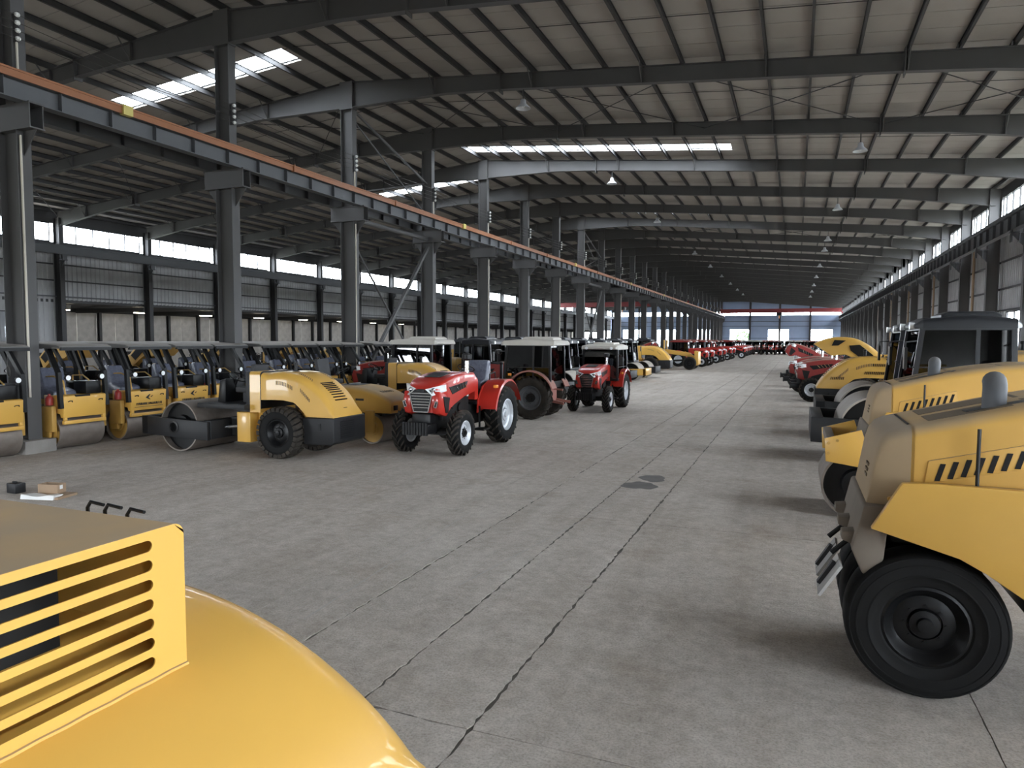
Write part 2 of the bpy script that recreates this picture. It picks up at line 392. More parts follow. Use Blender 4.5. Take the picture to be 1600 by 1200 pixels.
# sag rods between purlins, bracing rods in the braced bays
for y in (13, 19, 25, 31, 37, 43):
    mb = MB()
    mb.beam((XM, y, rz_(XM)-.05), (XR, y, rz_(XR)-.05), .016, .016); mb.beam((XM, y, rz_(XM)-.05), (XL, y, rz_(XL)-.05), .016, .016)
    put('sag_rod', mb, 'steel_dark', ceiling)
for ya, yb in ((22, 28), (52, 58), (100, 106)):
    xs = [XM, -9.4, -3.5, 2.5, XR]
    for a, b in list(zip(xs, xs[1:])) + [(XM, -21.5), (-21.5, -27.6), (-27.6, -33.7), (-33.7, XL)]:
        za, zb = rz_(a)-.42, rz_(b)-.42
        put('brace_rod', MB().tube([(a, ya, za), (b, yb, zb)], .016, 6), 'steel_dark', ceiling)
        put('brace_rod', MB().tube([(b, ya, zb), (a, yb, za)], .016, 6), 'steel_dark', ceiling)

# ------------------------------------------------------------------ walls
def ribbed(y0, y1, z0, z1, x, depth=.035, pitch=.3):
    """vertical ribbed steel sheet in the plane x"""
    mb = MB(); y = y0; pts = []
    while y < y1 - 1e-6:
        for dy, d in ((0, 0), (.12, 0), (.15, depth), (.27, depth)): pts.append((min(y+dy, y1), d))
        y += pitch
    pts.append((y1, 0))
    vs = [(x+d, yy, z0) for yy, d in pts] + [(x+d, yy, z1) for yy, d in pts]; k = len(pts)
    return mb.add(vs, [(i, i+1, k+i+1, k+i) for i in range(k-1)])
def I_col(h, b, z0, z1, t=.016, cx=0):
    mb = MB(); mb.box(cx-h/2, cx-h/2+t, -b/2, b/2, z0, z1).box(cx+h/2-t, cx+h/2, -b/2, b/2, z0, z1).box(cx-h/2+t, cx+h/2-t, -.006, .006, z0, z1); return mb
WN = [0]
def window(y0, y1, z0, z1, x, nm, split=True, axis='y', transom=None):
    """a glazed opening in the plane x (or y): frame with mullions, one pane per light"""
    WN[0] += 1; mb = MB(); t = .05
    bx = (lambda a, b, c, d: mb.box(x-.04, x+.04, a, b, c, d)) if axis == 'y' else (lambda a, b, c, d: mb.box(a, b, x-.04, x+.04, c, d))
    bx(y0, y1, z0, z0+t); bx(y0, y1, z1-t, z1); bx(y0, y0+t, z0+t, z1-t); bx(y1-t, y1, z0+t, z1-t)
    for k in range(1, nm): yy = y0 + (y1-y0)*k/nm; bx(yy-.025, yy+.025, z0+t, z1-t)
    if transom: bx(y0+t, y1-t, transom-.03, transom+.03)
    w = struct('window_%d' % WN[0], mb, 'steel_dark')
    for k in range(nm if split else 1):
        n_ = nm if split else 1
        a, b = y0 + (y1-y0)*k/n_ + .02, y0 + (y1-y0)*(k+1)/n_ - .02
        pb = MB().box(x-.004, x+.004, a, b, z0+.03, z1-.03) if axis == 'y' else MB().box(a, b, x-.004, x+.004, z0+.03, z1-.03)
        put('pane', pb, 'window_glass', w)
    return w
# west wall: clerestory, ribbed sheets, open below towards a lean-to
XW = -40.3
wl = struct('wall_left', MB().box(XW-.25, XW-.1, Y0, Y1, 9.14, 10.1).box(XW-.12, XW+.06, Y0, Y1, 7.78, 8.03).box(XW-.12, XW+.02, Y0, Y1, 4.55, 4.72), 'steel_dark')
sh = ribbed(0, 6, 4.7, 7.8, 0).mesh('wall_sheet'); shl = ribbed(0, 6, 0, 4.7, 0).mesh('wall_sheet'); colw = I_col(.5, .28, 0, 9.4).mesh('column')
brk = MB().box(.2, .55, -.14, .14, 6.95, 7.0).prism([(.2, 6.95), (.5, 6.95), (.2, 6.55)], -.01, .01, 'y').box(.3, .34, -.14, .14, 7, 7.3).box(.46, .5, -.14, .14, 7, 7.3).mesh('bracket')
for y in YS:
    c = put('column', colw, 'steel_dark', wl, (XL, y, 0)); put('bracket', brk, 'girder_grey', c)
    if y >= Y1: continue
    put('wall_sheet', sh, 'wall_sheet', wl, (XW, y, 0))
    if y < 28: put('wall_sheet', shl, 'wall_sheet', wl, (XW, y, 0))
    window(y+.25, y+5.75, 8.04, 9.12, XW, 5, split=y < 76)
    put('girt', MB().box(XW+.03, XW+.1, y+.14, y+5.86, 6.72, 6.8), 'steel_dark', wl); put('girt', MB().box(XW+.03, XW+.1, y+.14, y+5.86, 5.78, 5.86), 'steel_dark', wl)
    put('ledge_rail', MB().box(XW+.04, XW+.3, y+.14, y+5.86, 4.86, 4.92), 'girder_grey', wl)
for y in (20.6, 24.4): window(y, y+2.2, 2.2, 3.95, XW+.1, 2)
# crane runway of the west wall
put('crane_runway', MB().box(XL+.42, XL+.46, Y0, Y1, 7.3, 7.75).box(XL+.3, XL+.58, Y0, Y1, 7.75, 7.78).box(XL+.34, XL+.54, Y0, Y1, 7.28, 7.3).box(XL+.41, XL+.47, Y0, Y1, 7.78, 7.84), 'girder_grey', wl)
# lean-to behind the west wall
lw = struct('wall_back', MB().box(-47.1, -46.9, 28, Y1, 4.2, 4.75), 'steel_dark')
put('lean_to_roof', MB().prism([(-47, 4.5), (XW-.12, 4.75), (XW-.12, 4.85), (-47, 4.6)], 28, Y1, 'y'), 'steel_dark', lw)
pmesh = MB().box(0, .12, .015, 1.485, 0, 4.25).mesh('concrete_panel')
for k in range(88):
    put('concrete_panel', pmesh, 'concrete_panel', lw, (-47, 28+1.5*k, 0))
lc = I_col(.25, .2, 0, 4.5).mesh('post')
for k in range(44): put('post', lc, 'steel_dark', lw, (-46.7, 29.6+3*k, 0))
for k in range(22): put('lean_to_beam', MB().box(-46.9, XW-.1, 28+6*k-.06, 28+6*k+.06, 4.2, 4.5), 'steel_dark', lw)
put('end_sheet', MB().box(-47, XW, 27.9, 28, 0, 4.8), 'wall_sheet', lw)
for k in range(9):
    t = thing('tube_lamp', 'slim fluorescent tube lamp under the lean-to roof, number %s from the near end' % ('one', 'two', 'three', 'four', 'five', 'six', 'seven', 'eight', 'nine')[k], 'lamp', (-44.2, 31+6*k, 4.28), 0, 'tube lamps under the lean-to')
    put('housing', MB().box(-.06, .06, -.65, .65, .03, .32), 'white_roof', t); put('tube', MB().cyl((0, -.6, 0), (0, .6, 0), .03, n=8), 'tube_light', t)
# east wall: ribbed sheets between columns, clerestory, low windows
XE = 9.0
wr = struct('wall_right', MB().box(XE+.05, XE+.2, Y0, Y1, 9.42, 10.3).box(XE-.06, XE+.12, Y0, Y1, 7.98, 8.2), 'steel_dark')
se = ribbed(0, 6, 3.88, 8, 0, -.035).mesh('wall_sheet'); sel = ribbed(0, 6, 0, 1.2, 0, -.035).mesh('wall_sheet')
ses = ribbed(0, 1.2, 1.2, 3.88, 0, -.035).mesh('wall_sheet')
colr = I_col(.5, .28, 0, 9.75).mesh('column')
brr = MB().box(-.75, -.2, -.14, .14, 6.85, 6.9).prism([(-.25, 6.85), (-.72, 6.85), (-.25, 6.3)], -.01, .01, 'y').box(-.72, -.68, -.14, .14, 6.5, 6.98).box(-.45, -.41, -.14, .14, 6.5, 6.85).mesh('bracket')
for k, y in enumerate(YS):
    c = put('column', colr, 'steel_grey', wr, (XR, y, 0)); put('bracket', brr, 'girder_grey', c)
    if y >= Y1: continue
    put('wall_sheet', se, 'wall_sheet', wr, (XE+.06, y, 0)); put('wall_sheet', sel, 'wall_sheet', wr, (XE+.06, y, 0))
    put('wall_sheet', ses, 'wall_sheet', wr, (XE+.06, y, 0)); put('wall_sheet', ses, 'wall_sheet', wr, (XE+.06, y+4.8, 0))
    window(y+1.2, y+4.8, 1.2, 3.88, XE, 3, split=y < 76, transom=2.9)
    window(y+.25, y+5.75, 8.2, 9.4, XE, 5, split=y < 76)
    for z in (6.25, 4.97, 3.95): put('girt', MB().box(XE-.08, XE-.01, y+.14, y+5.86, z-.04, z+.04), 'steel_dark', wr)
    if k % 2 == 0: put('downpipe', MB().cyl((XE-.12, y+5.3, .1), (XE-.12, y+5.3, 7.9), .07, n=10), 'tan_pipe', wr)
def girder(name, x, y0, y1, top, bot, parent, st=1.2):
    mb = MB().box(x-.15, x+.15, y0, y1, top-.02, top).box(x-.13, x+.13, y0, y1, bot, bot+.02).box(x-.006, x+.006, y0, y1, bot+.02, top-.02)
    y = y0 + st/2
    while y < y1:
        mb.box(x-.12, x+.12, y-.006, y+.006, bot+.02, top-.02); y += st
    return put(name, mb, 'girder_grey', parent)
g = girder('crane_runway', XR-.58, Y0, Y1, 7.62, 6.98, wr); put('rail', MB().box(XR-.61, XR-.55, Y0, Y1, 7.62, 7.83), 'steel_dark', g)
# far wall
wf = struct('wall_far', MB().box(XL-.6, XR+.6, Y1+.35, Y1+.5, 8.82, 12.2), 'wall_sheet_blue')
def farwall(xa, xb, wins):
    xs = sorted([xa, xb] + [v for w in wins for v in w])
    for a, b in zip(xs, xs[1:]):
        if (a, b) in wins:
            put('wall_sheet', MB().box(a, b, Y1+.35, Y1+.45, 0, 1.1), 'wall_sheet_blue', wf); put('wall_sheet', MB().box(a, b, Y1+.35, Y1+.45, 4.9, 7.86), 'wall_sheet_blue', wf)
            window(a, b, 1.1, 4.9, Y1+.38, 3, axis='x', transom=3.4)
        else: put('wall_sheet', MB().box(a, b, Y1+.35, Y1+.45, 0, 7.86), 'wall_sheet_blue', wf)
farwall(XM, XR+.6, [(-13.7, -9.5), (-5.8, -1.6), (2.7, 6.9)]); farwall(XL-.6, XM, [(-37.5, -33.3), (-29.6, -25.4), (-21.7, -17.5)])
for xa, xb in ((XM+.2, -3.6), (-3.4, XR), (XL, -27.8), (-27.6, XM-.2)): window(xa, xb, 7.86, 8.82, Y1+.4, 8, axis='x', split=False)
for x in (-9.5, -3.5, 2.5, -21.5, -27.7, -33.7): put('column', I_col(.4, .25, 0, 11.3).mesh('column'), 'steel_dark', wf, (x, Y1+.1, 0))
for z in (3, 5.6, 6.6): put('girt', MB().box(XL, XR, Y1+.28, Y1+.34, z-.05, z+.05), 'steel_dark', wf)
# near end wall (behind the photographer) with two open gateways, the main-span one kept to let in fill light
wn = struct('wall_near', MB().box(XL-.6, XR+.6, Y0-.3, Y0-.15, 3.5, 12.2).box(-7, XR+.6, Y0-.3, Y0-.15, 0, 3.5).box(-24, -12, Y0-.3, Y0-.15, 0, 3.5).box(XL-.6, -32, Y0-.3, Y0-.15, 0, 3.5), 'wall_sheet')
# outside
struct('ground_outside', MB().box(-160, 130, -120, 330, -.5, -.35), 'outdoor_ground')

# ------------------------------------------------------------------ ridge line columns (free standing)
ORD = ['first', 'second', 'third', 'fourth', 'fifth', 'sixth', 'seventh', 'eighth', 'ninth', 'tenth', 'eleventh', 'twelfth']
cs = I_col(.6, .3, .28, 6.85).mesh('shaft', angle=30); cu = I_col(.5, .28, 7.33, 11.86).box(-.27, .27, -.145, -.135, 10.9, 11.84).box(-.27, .27, .135, .145, 10.9, 11.84).box(-.29, .29, -.15, .15, 10.86, 10.9).mesh('upper_shaft')
cb = MB().box(-.72, .72, -.15, -.13, 6.83, 7.33).box(-.72, .72, .13, .15, 6.83, 7.33).box(-.74, .74, -.16, .16, 7.31, 7.35).box(-.74, .74, -.16, .16, 6.81, 6.84).mesh('corbel')
for k in (-.72, .7): pass
cg = MB().prism([(-.3, 6.81), (-.72, 6.81), (-.3, 6.3)], -.01, .01, 'y').prism([(.3, 6.81), (.72, 6.81), (.3, 6.3)], -.01, .01, 'y').mesh('gusset')
cp = MB().box(-.48, .48, -.34, .34, -.02, .28).mesh('pedestal', bevel=.02)
ins = MB()
for q in range(4): ins.lathe([(0, -.04), (.035, -.04), (.05, -.01), (.03, 0), (.05, .015), (.03, .04), (0, .04)], (.43, -.12, 9.12 - .16*q), 'y', 10)
ins = ins.mesh('insulator_set'); arm = MB().box(.24, .43, -.1, -.07, 8.6, 9.2).mesh('insulator_arm')
cpipe = MB().tube([(.33, -.1, 1.2), (.34, -.1, 4), (.345, -.1, 6.7)], .025, 8).mesh('conduit')
cpipe2 = MB().tube([(.31, -.08, 7.4), (.31, -.08, 8.6)], .025, 8).mesh('conduit')
vis = [y for y in YS if y >= 10]
for i, y in enumerate([-8, -2, 4] + vis):
    if i < 3: lab = 'grey steel crane column of the middle row standing behind the photographer'; grp = 'columns behind the photographer'
    elif i - 3 < 12: lab = '%s grey steel crane column of the middle row, counted from the camera' % ORD[i-3]; grp = 'crane columns of the middle row'
    else: lab = 'grey steel crane column far down the middle row, past the twelfth'; grp = 'far crane columns of the middle row'
    t = thing('steel_column', lab, 'column', (XM, y, 0), 0, grp)
    put('pedestal', cp, 'pedestal', t); put('shaft', cs, 'steel_grey', t); put('upper_shaft', cu, 'steel_grey', t)
    c = put('corbel', cb, 'steel_grey', t); put('gusset', cg, 'steel_grey', c)
    a = put('insulator_arm', arm, 'steel_dark', t); put('insulator_set', ins, 'insulator', a)
    if i in (3, 5, 7, 9, 12): put('conduit', cpipe, 'cream_pipe', t)
    if i in (3, 5, 6, 7, 8, 10): put('conduit', cpipe2, 'cream_pipe', t)
    if i in (3, 5): # control box
        b = put('switch_box', MB().box(-.2, .2, -.32, -.16, 1.05 if i == 3 else .9, 1.5 if i == 3 else 1.6), 'charcoal_paint', t); put('switch', MB().box(.05, .1, -.34, -.32, 1.3, 1.35), 'lamp_white', b)
        put('cable_coil', MB().tube([(-.1+.06*math.sin(q), -.25, 1.75+.12*math.cos(q*1.1)) for q in [n*.5 for n in range(16)]], .012, 6), 'wire', t)
# crane runway girders either side of the columns, with the orange conductor rail
gt = thing('crane_girder', 'long grey crane runway girder on the aisle side of the middle columns', 'crane girder', (0, 0, 0))
girder('beam', XM+.55, Y0, Y1, 7.75, 7.33, gt); put('rail', MB().box(XM+.52, XM+.58, Y0, Y1, 7.75, 7.83), 'steel_dark', gt)
o = put('conductor_rail', MB().box(XM+.7, XM+.74, Y0, Y1, 7.72, 7.86).box(XM+.69, XM+.76, Y0, Y1, 7.86, 7.9), 'rail_orange', gt)
for k in range(24):
    put('rail_clip', MB().box(XM+.66, XM+.8, 6+6*k, 6.25+6*k, 7.7, 7.93), 'collector_yellow', gt) if k % 3 == 1 else put('rail_clip', MB().box(XM+.67, XM+.78, 6+6*k, 6.07+6*k, 7.7, 7.92), 'rail_orange', gt)
gt2 = thing('crane_girder', 'long grey crane runway girder on the far side of the middle columns', 'crane girder', (0, 0, 0))
girder('beam', XM-.55, Y0, Y1, 7.75, 7.33, gt2); put('rail', MB().box(XM-.58, XM-.52, Y0, Y1, 7.75, 7.83), 'steel_dark', gt2)
for k in range(4):
    w = put('power_wire', MB().tube([(XM+.43, y + d, 9.12-.16*k - (.10 if d else 0)) for y in YS[:-1] for d in (0, 3)] + [(XM+.43, 160, 9.12-.16*k)], .008, 5), 'wire')
    tag(w, ('top', 'second', 'third', 'lowest')[k] + ' of the four bare wires strung along the middle columns', 'wire', 'wires along the middle columns')
# column bracing in the braced bays
for (ya, yb), nm in (((22, 28), 'third and fourth'), ((52, 58), 'eighth and ninth')):
    t = thing('column_bracing', 'crossed steel bracing between the %s middle columns' % nm, 'bracing', (XM, ya, 0))
    d = yb - ya
    put('strut', MB().beam((.1, .2, .5), (.1, d-.2, 6.6), .12, .12), 'steel_grey', t)
    put('diagonal_rod', MB().tube([(-.05, .2, 6.2), (-.05, d-.2, .5)], .04, 8), 'steel_grey', t)
    put('tie_tube', MB().cyl((0, .15, 6.95), (0, d-.15, 6.95), .09, n=12), 'steel_grey', t)
    put('upper_strut', MB().tube([(0, .15, 11), (0, d-.15, 9.4)], .05, 8), 'steel_grey', t)
    put('upper_diagonal', MB().tube([(.06, .15, 10.6), (.06, d-.15, 7.9)], .03, 8), 'steel_grey', t)
    put('upper_diagonal', MB().tube([(-.06, d-.15, 9.4), (-.06, .15, 7.9)], .03, 8), 'steel_grey', t)
# high bay lamps hung under the rafters
hb = thing('high_bay_lamp', 'x', 'lamp', (0, 0, 0))
put('shade', MB().lathe([(.06, .30), (.09, .26), (.10, .16), (.24, .02), (.25, 0), (.23, .01), (.08, .16), (0, .17)], (0,0,0), 'z', 20), 'rim_silver', hb)
put('stem', MB().cyl((0, 0, .28), (0, 0, .62), .02, n=8), 'steel_dark', hb); put('bulb', MB().lathe([(0, .02), (.05, .05), (.06, .1), (.03, .17), (0, .18)], (0,0,0), 'z', 12), 'lamp_white', hb)
LB = [(-8.6, 22, 'over the red tractor without a cab, on the third rafter'), (1.9, 28, 'nearest on the right half of the roof'), (-8.6, 34, 'second on the left half of the aisle roof'),
      (1.75, 40, 'second on the right half of the roof'), (-8.6, 46, 'third on the left half of the aisle roof'), (1.75, 52, 'third on the right half of the roof')]
LB += [(-8.6 if k % 2 else 1.75, 58+6*k, None) for k in range(12)]
for i, (x, y, lab) in enumerate(LB):
    z = rz_(x) - .2 - .5 - .64
    l = ('pale round high bay lamp ' if lab else 'high bay lamp ') + (lab if lab else 'far down the %s half of the roof, %s past the nearest' % (('left', 'right')[x > 0], ('first', 'second', 'third', 'fourth', 'fifth', 'sixth')[(i-6)//2]))
    gl = 'high bay lamps' if lab else 'far high bay lamps'
    if i == 0: hb.location = (x, y, z); hb['label'] = l; hb['group'] = gl
    else: dup(hb, (x, y, z), 0, l, gl)
# red bridge cranes near the far end
def bridge(xa, xb, y, lab):
    t = thing('bridge_crane', lab, 'crane', (0, 0, 0))
    put('girder', MB().box(xa, xb, y-.3, y+.3, 8.15, 8.95), 'crane_red', t)
    for x in (xa, xb): put('end_carriage', MB().box(x-.1, x+.1, y-1.4, y+1.4, 7.84, 8.3), 'crane_red', t)
    h = put('hoist', MB().box((xa+xb)/2-.5, (xa+xb)/2+.5, y-.55, y+.55, 7.6, 8.15), 'charcoal_paint', t); put('hook_block', MB().cyl(((xa+xb)/2, y, 7.0), ((xa+xb)/2, y, 7.6), .08, n=8), 'amber', h)
bridge(XM+.56, XR-.58, 152, 'red bridge crane spanning the main aisle near the far wall')
bridge(XL+.44, XM-.56, 118, 'red bridge crane spanning the left bay behind the middle columns')

# ================================================================== machines
# ---- shared pieces
CACHE = {}
def tyre_mesh(R, w, rim, lug):
    k = (R, w, rim, lug)
    if k in CACHE: return CACHE[k]
    h = w/2; mb = MB(); ro = R - (.045 if lug != 'smooth' else 0)
    if lug == 'smooth':
        side = [(rim, .74), (rim+.02, .86), (rim+.05, .90), (R*.70, .985), (R*.705, 1.0), (R*.72, 1.0), (R*.725, .985), (R*.84, .985), (R*.845, 1.0), (R*.86, 1.0), (R*.865, .98), (R*.93, .93), (R*.935, .95), (R*.95, .94), (R*.97, .86), (R*.99, .74), (R, .5), (R+.003, .2)]
        mb.lathe([(r, -h*f) for r, f in side] + [(r, h*f) for r, f in side[::-1]], n=56)
    else: mb.lathe([(rim, -h*.72), (rim+.03, -h*.9), ((rim+ro)/2, -h), (ro-.06, -h*.95), (ro-.015, -h*.8), (ro, -h*.55), (ro+.004, 0), (ro, h*.55), (ro-.015, h*.8), (ro-.06, h*.95), ((rim+ro)/2, h), (rim+.03, h*.9), (rim, h*.72)], n=44)
    CACHE[k] = mb.mesh('tyre', angle=30); return CACHE[k]
def tread_mesh(R, w, rim, lug):
    k = ('tread', R, w, rim, lug)
    if k in CACHE: return CACHE[k]
    h = w/2; mb = MB(); ro = R - .045
    if lug == 'tractor':
        n = 20
        for s in (-1, 1):
            for i in range(n):
                t = 2*PI*(i + (.25 if s > 0 else -.25))/n; pts = []
                for q in range(4):
                    f = q/3; y = s*h*(.02 + .93*f); a = t + .30*f*(.42/R)*1.4; rr = R if q < 3 else R-.05
                    pts.append((y, a, rr))
                secs = []
                for y, a, rr in pts:
                    da = .022/R
                    secs.append([((ro-.05)*math.cos(a-da*1.5), y, (ro-.05)*math.sin(a-da*1.5)), (rr*math.cos(a-da), y, rr*math.sin(a-da)), (rr*math.cos(a+da), y, rr*math.sin(a+da)), ((ro-.05)*math.cos(a+da*1.5), y, (ro-.05)*math.sin(a+da*1.5))])
                mb.loft(secs)
    elif lug == 'block':
        n = 26
        for s in (-1, 1):
            for i in range(n):
                t = 2*PI*(i + (.5 if s > 0 else 0))/n; secs = []
                for f, rr in ((.05, R), (.55, R), (.98, R-.02), (1.0, R-.10)):
                    y = s*h*f; a = t + .09*f; da = .045/R
                    secs.append([((ro-.04)*math.cos(a-da*1.2), y, (ro-.04)*math.sin(a-da*1.2)), (rr*math.cos(a-da), y, rr*math.sin(a-da)), (rr*math.cos(a+da), y, rr*math.sin(a+da)), ((ro-.04)*math.cos(a+da*1.2), y, (ro-.04)*math.sin(a+da*1.2))])
                mb.loft(secs)
    CACHE[k] = mb.mesh('tread', angle=30); return CACHE[k]
def rim_mesh(r, w, side, dish=.5):
    k = ('rim', r, w, side, dish)
    if k in CACHE: return CACHE[k]
    h = w/2*side; mb = MB()
    mb.lathe([(r+.012, h*.78), (r-.01, h*.82), (r-.03, h*.7), (r-.05, h*dish), (r*.72, h*dish*.7), (r*.55, h*dish*.9), (r*.42, h*dish*.9), (r*.40, h*dish*.6), (0, h*dish*.6)], n=32)
    mb.lathe([(r+.012, -h*.78), (r-.03, -h*.7), (r-.06, h*dish*.9)], n=32)
    CACHE[k] = mb.mesh('rim', angle=30); return CACHE[k]
def hub_mesh(r, w, side, dish=.5):
    k = ('hub', r, w, side, dish)
    if k in CACHE: return CACHE[k]
    h = w/2*side; mb = MB().lathe([(r*.38, h*dish*.5), (r*.36, h*dish*1.1), (r*.2, h*dish*1.2), (r*.18, h*dish*1.5), (0, h*dish*1.55)], n=20)
    for i in range(8):
        a = 2*PI*i/8; mb.cyl((r*.48*math.cos(a), h*dish*.85, r*.48*math.sin(a)), (r*.48*math.cos(a), h*dish*1.02, r*.48*math.sin(a)), r*.04, n=6)
    CACHE[k] = mb.mesh('hub', angle=30); return CACHE[k]
def wheel(t, x, y, R, w, rim, lug, rub='rubber', rimm='rim_silver', hubm='rim_silver', dish=.5):
    side = 1 if y > 0 else -1
    ty = put('tyre', tyre_mesh(R, w, rim, lug), rub, t, (x, y, R))
    if lug != 'smooth': put('tread', tread_mesh(R, w, rim, lug), 'rubber_lug', ty)['kind'] = 'stuff'
    for nm, fn, mt in (('rim', rim_mesh, rimm), ('hub', hub_mesh, hubm)):
        me = fn(rim, w, side, dish); key = (me.name, mt)
        if key not in CACHE: CACHE[key] = me.copy(); CACHE[key].materials.clear()
        put(nm, CACHE[key], mt, ty)
    return ty
def mat_copy(me, mt):
    key = (me.name, mt)
    if key not in CACHE: CACHE[key] = me.copy(); CACHE[key].materials.clear()
    return CACHE[key]
_put = put
def put(name, me, mat, parent=None, loc=None, bevel=0, angle=40):
    """as above, but a shared mesh that already carries another material is copied first"""
    if not isinstance(me, MB) and mat and me.materials and me.materials[0] != MATS[mat]: me = mat_copy(me, mat)
    return _put(name, me, mat, parent, loc, bevel, angle)
def rsec(x, hw, zb, zt, r, n=5):
    """rounded cross section in the plane x: flat foot, round shoulders"""
    pts = [(x, -hw, zb)]
    for k in range(n+1):
        a = PI - (PI/2)*k/n; pts.append((x, -hw + r + r*math.cos(a), zt - r + r*math.sin(a)))
    for k in range(n+1):
        a = PI/2 - (PI/2)*k/n; pts.append((x, hw - r + r*math.cos(a), zt - r + r*math.sin(a)))
    pts.append((x, hw, zb)); return pts
def interp(tab, x):
    tab = sorted(tab)
    if x <= tab[0][0]: return tab[0][1]
    for (a, va), (b, vb) in zip(tab, tab[1:]):
        if x <= b:
            u = (x-a)/(b-a); return va + (vb-va)*u
    return tab[-1][1]
def smooth_tab(tab, n=24):
    """Catmull-Rom resample of (x, z) control points"""
    p = sorted(tab); out = []
    P_ = [p[0]] + p + [p[-1]]
    for i in range(1, len(P_)-2):
        p0, p1, p2, p3 = P_[i-1], P_[i], P_[i+1], P_[i+2]; m = max(2, n//(len(p)-1))
        for k in range(m):
            t = k/m
            f = lambda a, b, c, d: .5*((2*b) + (-a+c)*t + (2*a-5*b+4*c-d)*t*t + (-a+3*b-3*c+d)*t**3)
            out.append((f(p0[0], p1[0], p2[0], p3[0]), f(p0[1], p1[1], p2[1], p3[1])))
    out.append(p[-1]); return out
def drum(t, x, R, hw, mat, inner='black_paint', recess=.12):
    d = put('drum', MB().lathe([(R-.03, -hw+recess), (R-.03, -hw), (R, -hw), (R, hw), (R-.03, hw), (R-.03, hw-recess)], n=48), mat, t, (x, 0, R), angle=30)
    for s in (-1, 1):
        put('end_plate', MB().lathe([(R-.03, s*(hw-recess)), (R*.45, s*(hw-recess)), (R*.42, s*(hw-recess*.4)), (R*.2, s*(hw-recess*.4)), (R*.18, s*(hw-recess*.1)), (0, s*(hw-recess*.1))], n=32), inner, d)
    return d
def steering(t, x, y, z, r=.19, mat='black_paint'):
    mb = MB(); n = 20
    R_ = Matrix.Rotation(-.5, 3, 'Y'); pts = [R_ @ Vector((r*math.cos(2*PI*k/n), r*math.sin(2*PI*k/n), 0)) for k in range(n+1)]
    mb.tube([(x+p.x, y+p.y, z+p.z) for p in pts], .014, 6)
    for k in (0, 7, 13): mb.beam((x, y, z), (x+pts[k].x, y+pts[k].y, z+pts[k].z), .025, .012)
    mb.cyl((x, y, z), (x+.22, y, z-.4), .025, n=8)
    return put('steering_wheel', mb, mat, t)
def seat(t, x, y, z, wrap=True, mat='seat_vinyl'):
    s = put('seat', MB().box(x-.22, x+.24, y-.24, y+.24, z, z+.12).prism([(x-.22, z+.1), (x-.10, z+.1), (x-.2, z+.62), (x-.31, z+.6)], y-.23, y+.23, 'y').box(x-.15, x+.15, y-.12, y+.12, z-.25, z), mat, t, bevel=.025)
    if wrap:
        me = MB().prism([(x-.34, z-.02), (x+.27, z-.02), (x+.27, z+.16), (x-.02, z+.24), (x-.14, z+.68), (x-.33, z+.66)], y-.27, y+.27, 'y').mesh('plastic_cover', .04)
        put('plastic_cover', me, 'plastic_wrap', s)
    return s
def work_light(t, x, y, z, dx=1):
    l = put('work_light', MB().cyl((x, y, z), (x+.07*dx, y, z), .05, .06, 14), 'black_paint', t)
    put('lens', MB().cyl((x+.072*dx, y, z), (x+.078*dx, y, z), .055, n=14), 'lamp_white', l)

